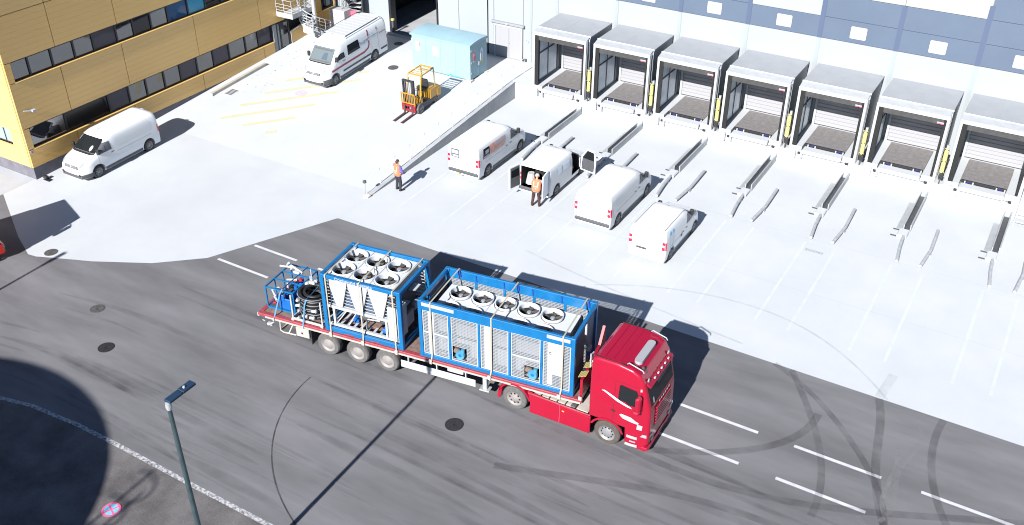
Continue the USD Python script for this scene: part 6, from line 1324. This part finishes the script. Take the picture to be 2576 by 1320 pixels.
for x, y, z, a in ((0.25, 0.2, 0.62, 0.4), (0.32, 0.12, 0.95, 1.2), (0.12, 0.35, 0.25, 1.4), (0.62, 0.06, 0.3, 0.2), (0.92, 0.08, 0.28, 0.1), (0.3, 0.06, 0.12, 1.0), (1.05, 0.1, 0.62, 0.3), (0.18, 1.05, 1.12, 0.9), (0.42, 1.25, 1.15, 0.2)):
    d = np.array([math.cos(a), 0.1, math.sin(a) * 0.5]) * 0.11
    objs('coupling', [cyl(np.array([x, y, z]) - d, np.array([x, y, z]) + d, 0.06, 12), cyl(np.array([x, y, z]) + d * 0.5, np.array([x, y, z]) + d * 0.8, 0.085, 12)], 'unit_white', hs)
obj('standpipe', [cyl((0.35, 1.15, 1.1), (0.33, 1.17, 1.75), 0.022, 8), rbox(0.2, 0.5, 1.05, 1.3, 1.08, 1.2, 0.03)], 'unit_white', hs)
# pump skid
sk = thing('pump_skid', 'blue tube cage with pumps and pipes at the tail of the trailer', 'pump skid', tw(-7.05, 0.42, ZD), TL_ANG)
cx, cy, cz = 1.28, 1.75, 0.98
ed = [((0, 0, 0), (cx, 0, 0)), ((0, cy, 0), (cx, cy, 0)), ((0, 0, 0), (0, cy, 0)), ((cx, 0, 0), (cx, cy, 0))]
for a, b in ed:
    obj('tube', bar((a[0], a[1], 0.04), (b[0], b[1], 0.04), 0.07), 'frame_blue', sk); obj('tube', bar((a[0], a[1], cz), (b[0], b[1], cz), 0.05), 'frame_blue', sk)
for y in (0.62, 1.2): obj('tube', bar((0, y, cz), (cx, y, cz), 0.045), 'frame_blue', sk); obj('tube', bar((0, y, 0.07), (0, y, cz), 0.045), 'frame_blue', sk)
for x, y in ((0, 0), (cx, 0), (0, cy), (cx, cy), (cx, 0.62), (cx, 1.2)): obj('tube', bar((x, y, 0.07), (x, y, cz), 0.05), 'frame_blue', sk)
obj('tray', box(0.05, cx - 0.05, 0.05, cy - 0.05, 0.05, 0.08), 'dark_plastic', sk)
for x, y in ((0.75, 0.3), (0.8, 0.9), (0.7, 1.45)):
    obj('pump', [lathe([(0, -0.2), (0.15, -0.18), (0.17, 0), (0.15, 0.18), (0, 0.2)], (x, y, 0.28), 'x', 16), cyl((x, y, 0.3), (x, y, 0.66), 0.09, 12), rbox(x - 0.22, x + 0.22, y - 0.12, y + 0.12, 0.09, 0.16, 0.02)], 'pump_blue', sk)
obj('pump_panel', [rbox(0.55, 1.2, -0.02, 0.04, 0.1, 0.62, 0.03), rbox(0.62, 0.85, -0.05, 0.0, 0.5, 0.8, 0.03)], 'pump_blue', sk)
objs('pipe', [tube([(0.35, 0.1, 0.55), (0.2, 0.15, 0.78), (0.4, 0.3, 0.85), (0.6, 0.3, 0.7)], 0.05, 8), tube([(0.3, 0.2, 0.25), (0.38, 0.1, 0.4), (0.3, 0.1, 0.55)], 0.05, 8), tube([(0.3, 1.4, 1.0), (0.2, 1.5, 1.15), (0.9, 1.3, 1.05)], 0.05, 8), cyl((0.05, 1.5, 1.1), (0.25, 1.35, 1.35), 0.05, 8), cyl((-0.2, 1.35, 1.1), (0.5, 1.45, 1.12), 0.04, 8), tube([(0.5, 0.75, 0.5), (0.5, 0.8, 0.95), (0.9, 0.9, 0.98)], 0.045, 8), rbox(0.5, 0.8, 1.2, 1.45, 0.98, 1.1, 0.03)], 'unit_white', sk)
obj('valve', [rbox(0.14, 0.3, 0.12, 0.26, 0.1, 0.2, 0.02), rbox(0.95, 1.1, 0.9, 1.05, 0.9, 1.0, 0.02)], 'forklift_red', sk); obj('hose', tube([(0.7, 0.1, 0.9), (0.9, 0.0, 1.02), (1.1, 0.1, 0.92)], 0.035, 8), 'hose_black', sk)
def blue_strap(pts, label):
    t = thing('blue_strap', label, 'strap', tw(0, 0, 0), TL_ANG)
    obj('webbing', [bar(a, b, 0.055, 0.01, up=(0, 1, 0.05)) for a, b in zip(pts[:-1], pts[1:])], 'strap_blue', t); obj('hook', rbox(pts[0][0] - 0.04, pts[0][0] + 0.04, -0.12, -0.06, 1.04, 1.18, 0.01), 'galvanised', t)
    return t
blue_strap([(-6.48, -0.09, 1.08), (-6.33, 0.34, 2.12), (-6.25, 0.42, 2.30), (-6.2, 2.2, 2.30), (-6.2, 2.58, 1.08)], 'light blue strap over the pump cage on the trailer tail')
blue_strap([(-5.12, -0.09, 1.08), (-5.06, 0.12, 2.06), (-4.98, 0.18, 2.30), (-4.95, 1.5, 2.40), (-4.95, 2.58, 1.08)], 'light blue strap over the black hose coils')

# ------------------------------------------------------------------ forklift
fk = thing('forklift', 'yellow forklift truck with its forks lowered beside the blue kiosk', 'forklift', (-31.62, 42.2, float(gz(-31.6, 42.2))), math.radians(-90), -0.06)
# local x forward (towards the viewer); y left
obj('chassis', rbox(-1.75, 0.05, -0.5, 0.5, 0.16, 0.5, 0.05), 'dark_plastic', fk); obj('hood', slab([(-1.95, 0.35), (-1.95, 0.8), (-1.85, 1.0), (-0.95, 1.06), (-0.9, 0.5), (-0.2, 0.48), (-0.2, 0.35)], -0.5, 0.5, 0.08, 3), 'forklift_yellow', fk)
obj('counterweight', slab([(-2.05, 0.28), (-2.08, 0.75), (-1.98, 0.9), (-1.55, 0.9), (-1.55, 0.28)], -0.52, 0.52, 0.12, 4), 'forklift_yellow', fk); obj('front_cowl', rbox(-0.25, 0.0, -0.48, 0.48, 0.45, 0.85, 0.04), 'forklift_yellow', fk)
obj('seat', [rbox(-1.1, -0.65, -0.25, 0.25, 0.98, 1.1, 0.04), rbox(-1.2, -1.06, -0.25, 0.25, 1.05, 1.55, 0.05)], 'black_plastic', fk); obj('steering_wheel', [lathe([(0.17, 0.0), (0.19, 0.015), (0.17, 0.03)], (-0.38, 0.05, 1.18), n=18), cyl((-0.22, 0.05, 0.85), (-0.38, 0.05, 1.19), 0.03, 8)], 'black_plastic', fk); obj('levers', [cyl((-0.2, -0.2 - 0.07 * k, 0.85), (-0.26, -0.2 - 0.07 * k, 1.05), 0.015, 6) for k in range(3)], 'black_plastic', fk)
for sg in (-1, 1):
    wheel(fk, 0.12, sg * 0.46, 0.32, 0.22, sg, 'dusty_rubber', 'rim_grey', 5); wheel(fk, -1.55, sg * 0.42, 0.24, 0.18, sg, 'dusty_rubber', 'rim_grey', 5)
    obj('guard_post', [bar((0.0, sg * 0.46, 0.8), (-0.28, sg * 0.44, 2.15), 0.075, 0.06)], 'forklift_yellow', fk); obj('guard_post', [bar((-1.55, sg * 0.44, 0.95), (-1.5, sg * 0.44, 2.15), 0.05, 0.05)], 'yellow_pale', fk); obj('guard_rail', bar((-0.28, sg * 0.44, 2.15), (-1.52, sg * 0.44, 2.15), 0.06, 0.06), 'forklift_yellow', fk)
    obj('mast_channel', rbox(0.32, 0.46, sg * 0.34 - 0.05, sg * 0.34 + 0.05, 0.15, 2.1, 0.01), 'black_plastic', fk); obj('inner_channel', rbox(0.34, 0.44, sg * 0.22 - 0.04, sg * 0.22 + 0.04, 0.2, 2.02, 0.01), 'dark_plastic', fk)
    obj('fork', [rbox(0.56, 0.61, sg * 0.27 - 0.06, sg * 0.27 + 0.06, 0.07, 0.62, 0.008), prism([(0.61, 0.07), (1.72, 0.075), (1.72, 0.095), (0.61, 0.115)], 'xz', sg * 0.27 - 0.055, sg * 0.27 + 0.055)], 'fork_steel', fk); obj('work_lamp', lathe([(0, 0.06), (0.07, 0.04), (0.08, 0)], (-0.24, sg * 0.36, 2.02), 'x', 12), 'unit_white', fk)
for k in range(5): obj('guard_slat', rbox(-1.45 + 0.24 * k, -1.39 + 0.24 * k, -0.41, 0.41, 2.14, 2.17, 0.008), 'forklift_yellow', fk)
objs('guard_cross', [bar((-0.28, -0.44, 2.15), (-0.28, 0.44, 2.15), 0.06), bar((-1.52, -0.44, 2.15), (-1.52, 0.44, 2.15), 0.06)], 'forklift_yellow', fk); obj('roof_clip', [rbox(-1.5, -1.2, 0.4, 0.48, 2.17, 2.23, 0.01)], 'plywood', fk)
objs('mast_cross', [rbox(0.33, 0.45, -0.34, 0.34, z, z + 0.1, 0.01) for z in (0.2, 2.0)], 'black_plastic', fk); obj('lift_ram', cyl((0.39, 0, 0.2), (0.39, 0, 1.8), 0.045, 10), 'galvanised', fk); obj('chain', box(0.36, 0.38, -0.12, -0.08, 0.4, 1.9), 'dark_plastic', fk)
objs('carriage', [rbox(0.48, 0.56, -0.48, 0.48, 0.22, 0.34, 0.01), rbox(0.48, 0.56, -0.48, 0.48, 0.52, 0.64, 0.01), rbox(0.5, 0.58, 0.3, 0.46, 0.24, 0.62, 0.01), rbox(0.5, 0.58, -0.46, -0.3, 0.24, 0.62, 0.01)], 'forklift_red', fk)
obj('load_backrest', [bar((0.54, -0.46, 0.64), (0.54, -0.46, 1.32), 0.05), bar((0.54, 0.46, 0.64), (0.54, 0.46, 1.32), 0.05), bar((0.54, -0.48, 1.32), (0.54, 0.48, 1.32), 0.05), bar((0.54, -0.46, 0.72), (0.54, 0.46, 0.72), 0.04)] + [bar((0.54, -0.46 + 0.115 * k, 0.7), (0.54, -0.46 + 0.115 * k, 1.32), 0.025) for k in range(1, 8)], 'forklift_yellow', fk)

# ------------------------------------------------------------------ people
def sph(p, r, n=14):
    return mf.Manifold.sphere(r, n).translate(tuple(map(float, p)))
def bone(a, ra, b, rb): return mf.Manifold.batch_hull([sph(a, ra), sph(b, rb)])
def chain_(pts): 
    m = mf.Manifold()
    for (a, ra), (b, rb) in zip(pts[:-1], pts[1:]): m += bone(a, ra, b, rb)
    return m
def soften(m, e=0.03, it=8):
    m = m.refine_to_length(e); t = arr(m); t.merge_vertices()
    trimesh.smoothing.filter_taubin(t, lamb=0.5, nu=0.53, iterations=it); return t
def make_person(label, loc, rotz, J, mats, helmet=False):
    """J: joints (metres, x forward, y left) -> one continuous body, dressed in clothing shells."""
    t = thing('person', label, 'person', loc, rotz)
    g = lambda k: np.array(J[k], float)
    body = mf.Manifold()
    neck, head, chest, waist, hip = g('neck'), g('head'), g('chest'), g('waist'), g('hip')
    up = (head - neck) / np.linalg.norm(head - neck); fwd = np.array(J.get('face', (1, 0, 0)), float); fwd -= up * (fwd @ up); fwd /= np.linalg.norm(fwd); lat = np.cross(up, fwd)
    sk = mf.Manifold.batch_hull([sph(head + up * 0.035, 0.088), sph(head - up * 0.05 + fwd * 0.02, 0.06), sph(head + fwd * 0.03 + up * 0.02, 0.078), sph(head - fwd * 0.035 + up * 0.03, 0.085)])
    nose = mf.Manifold.batch_hull([sph(head + fwd * 0.10 - up * 0.01, 0.012), sph(head + fwd * 0.088 + up * 0.035, 0.010), sph(head + fwd * 0.085 - up * 0.015 + lat * 0.012, 0.01), sph(head + fwd * 0.085 - up * 0.015 - lat * 0.012, 0.01)])
    ears = sph(head + lat * 0.088, 0.022) + sph(head - lat * 0.088, 0.022)
    torso = mf.Manifold.batch_hull([sph(chest + (0, 0.11, 0.04), 0.10), sph(chest + (0, -0.11, 0.04), 0.10), sph(waist + (0, 0.07, 0), 0.105), sph(waist + (0, -0.07, 0), 0.105)]) + mf.Manifold.batch_hull([sph(waist + (0, 0.07, 0), 0.105), sph(waist + (0, -0.07, 0), 0.105), sph(hip + (0, 0.08, 0), 0.11), sph(hip + (0, -0.08, 0), 0.11)])
    body = sk + nose + ears + torso + bone(neck - up * 0.05, 0.062, head - up * 0.04, 0.055) + bone(chest + (0, 0, 0.06), 0.1, neck - up * 0.05, 0.065)
    arms, legs, hands, feet = mf.Manifold(), mf.Manifold(), mf.Manifold(), mf.Manifold()
    for s_, k in ((1, 'l'), (-1, 'r')):
        sh, el, wr, hd = g('sh' + k), g('el' + k), g('wr' + k), g('hd' + k)
        arms += chain_([(sh, 0.062), (el, 0.046), (wr, 0.033)])
        hp_, kn, an, to = g('hp' + k), g('kn' + k), g('an' + k), g('to' + k)
        legs += chain_([(hp_, 0.092), (kn, 0.062), (an, 0.044)]); feet += bone(an - (0, 0, 0.03), 0.045, to, 0.034) + bone(an - (0, 0, 0.045), 0.04, an - (0, 0, 0.03) + (g('to' + k) - an) * -0.18, 0.04)
        d = (hd - wr) / np.linalg.norm(hd - wr); n1 = np.cross(d, [0, 0, 1.0]); n1 = n1 / max(np.linalg.norm(n1), 1e-6); n2 = np.cross(n1, d)
        pal = wr + d * 0.085; palm = mf.Manifold.batch_hull([sph(wr, 0.026), sph(pal + n1 * 0.03, 0.015), sph(pal - n1 * 0.03, 0.015)])
        fing = mf.Manifold()
        for q, (o_, ln) in enumerate(((0.031, 0.07), (0.011, 0.08), (-0.010, 0.075), (-0.030, 0.058))):
            a = pal + n1 * o_; b = a + d * ln * 0.5 - n2 * 0.008; c = b + d * ln * 0.42 - n2 * 0.025
            fing += chain_([(a, 0.0095), (b, 0.0088), (c, 0.008)])
        fing += chain_([(wr + d * 0.03 + n1 * 0.026 * s_, 0.012), (wr + d * 0.07 + n1 * 0.055 * s_ - n2 * 0.01, 0.010), (wr + d * 0.10 + n1 * 0.05 * s_ - n2 * 0.025, 0.009)])
        hands += palm + fing
    obj('body', soften(body + arms + legs + hands + feet, 0.02, 4), 'skin', t, True)
    cl = lambda m, k, mat, it=6: obj(k, soften(m, 0.03, it), mat, t, True)
    tor2 = mf.Manifold.batch_hull([sph(chest + (0, 0.12, 0.05), 0.13), sph(chest + (0, -0.12, 0.05), 0.13), sph(hip + (0, 0.085, 0.02), 0.15), sph(hip + (0, -0.085, 0.02), 0.15)])
    sl = mf.Manifold()
    for k in 'lr': sl += chain_([(g('sh' + k), 0.078), (g('el' + k), 0.062), (g('el' + k) * 0.18 + g('wr' + k) * 0.82, 0.05)])
    cl(sl + mf.Manifold.batch_hull([sph(chest + (0, 0.12, 0.05), 0.108), sph(chest + (0, -0.12, 0.05), 0.108), sph(hip + (0, 0.08, -0.02), 0.132), sph(hip + (0, -0.08, -0.02), 0.132)]), 'jacket', mats[0])
    cl(tor2, 'safety_vest', 'vest_orange', 4)
    for z_, nm in ((0.33, 'a'), (0.62, 'b')):
        c = hip * (1 - z_) + chest * z_
        n_ = 22; r1 = 0.145; dirv = (chest - hip) / np.linalg.norm(chest - hip)
        ring = [c + np.array([0.152 * math.cos(a), 0.245 * math.sin(a) * (1 if abs(math.sin(a)) < 2 else 1), 0]) for a in np.linspace(0, 2 * np.pi, n_, endpoint=False)]
        V = np.vstack([np.array(ring) - dirv * 0.028, np.array(ring) + dirv * 0.028]); F = []
        for i in range(n_):
            j = (i + 1) % n_; F += [[i, j, n_ + j], [i, n_ + j, n_ + i]]
        obj('reflective_band', (V, np.array(F)), 'reflective', t)
    for s_ in (1, -1): obj('shoulder_band', [bar(chest + (-0.125, s_ * 0.11, 0.10), hip + (-0.15, s_ * 0.10, 0.2), 0.045, 0.012, up=(1, 0, 0)), bar(chest + (0.115, s_ * 0.11, 0.10), hip + (0.145, s_ * 0.10, 0.2), 0.045, 0.012, up=(1, 0, 0))], 'reflective', t)
    lg = mf.Manifold.batch_hull([sph(hip + (0, 0.08, 0.0), 0.123), sph(hip + (0, -0.08, 0.0), 0.123), sph(g('hpl'), 0.10), sph(g('hpr'), 0.10)])
    for k in 'lr': lg += chain_([(g('hp' + k), 0.105), (g('kn' + k), 0.08), (g('an' + k) + (0, 0, 0.03), 0.066)])
    cl(lg, 'trousers', mats[1])
    ft = mf.Manifold()
    for k in 'lr': ft += bone(g('an' + k) - (0, 0, 0.02), 0.056, g('to' + k) - (0, 0, 0.0), 0.042) + bone(g('an' + k) - (0, 0, 0.035), 0.052, g('an' + k) - (0, 0, 0.03) + (g('to' + k) - g('an' + k)) * -0.2, 0.048)
    cl(ft, 'boots', 'boot_black', 4)
    for s_ in (1, -1): obj('eye', arr(sph(head + fwd * 0.094 + up * 0.022 + lat * 0.032 * s_, 0.011, 10)), 'hair_dark', t)
    obj('mouth', arr(bone(head + fwd * 0.088 - up * 0.05 + lat * 0.02, 0.006, head + fwd * 0.088 - up * 0.05 - lat * 0.02, 0.006)), 'sign_red', t)
    if helmet:
        q = lathe([(0, 0.085), (0.06, 0.075), (0.10, 0.03), (0.115, -0.03), (0.135, -0.04)], n=20); v = q[0]
        obj('helmet', (head + up * 0.06 + v[:, :1] * fwd + v[:, 1:2] * lat + v[:, 2:] * up, q[1]), 'unit_white', t, True); obj('helmet_mark', arr(sph(head + up * 0.13 - fwd * 0.05, 0.02)), 'sign_red', t)
    else:
        obj('hair', soften(mf.Manifold.batch_hull([sph(head + up * 0.06, 0.086), sph(head - fwd * 0.045 + up * 0.03, 0.084), sph(head - fwd * 0.06 - up * 0.03, 0.06)]), 0.03, 3), 'hair_dark', t, True)
    return t
J1 = dict(head=(0.03, 0, 1.60), neck=(0.0, 0, 1.46), chest=(0, 0, 1.30), waist=(0, 0, 1.08), hip=(0, 0, 0.93), face=(1, 0.1, -0.15),
          shl=(0, 0.21, 1.38), ell=(0.05, 0.29, 1.10), wrl=(0.26, 0.20, 1.02), hdl=(0.36, 0.14, 1.04), shr=(0, -0.21, 1.38), elr=(0.04, -0.33, 1.12), wrr=(0.24, -0.26, 0.98), hdr=(0.33, -0.22, 0.98),
          hpl=(0, 0.10, 0.88), knl=(0.05, 0.12, 0.48), anl=(0.0, 0.13, 0.09), tol=(0.18, 0.16, 0.045), hpr=(0, -0.10, 0.88), knr=(0.04, -0.13, 0.48), anr=(-0.02, -0.15, 0.09), tor=(0.16, -0.19, 0.045))
make_person('person in an orange vest and dark trousers standing by the foot of the railing', (-27.42, 34.85, 0.0), math.radians(78), J1, ('jacket_blue', 'trousers_navy'))
J2 = dict(head=(0.12, 0, 1.60), neck=(0.05, 0, 1.46), chest=(0.03, 0, 1.30), waist=(0, 0, 1.08), hip=(-0.03, 0, 0.94), face=(1, 0, -0.45),
          shl=(0.05, 0.21, 1.38), ell=(0.20, 0.30, 1.16), wrl=(0.42, 0.20, 1.14), hdl=(0.52, 0.15, 1.14), shr=(0.05, -0.21, 1.38), elr=(0.18, -0.30, 1.15), wrr=(0.40, -0.22, 1.12), hdr=(0.50, -0.18, 1.12),
          hpl=(-0.02, 0.10, 0.88), knl=(0.03, 0.16, 0.48), anl=(-0.04, 0.20, 0.09), tol=(0.14, 0.25, 0.045), hpr=(-0.02, -0.10, 0.88), knr=(0.03, -0.13, 0.48), anr=(-0.03, -0.16, 0.09), tor=(0.15, -0.17, 0.045))
make_person('person in white helmet and orange vest reaching into the small open van', (-20.62, 37.05, 0.0), math.radians(105), J2, ('jacket_white', 'trousers_brown'), True)
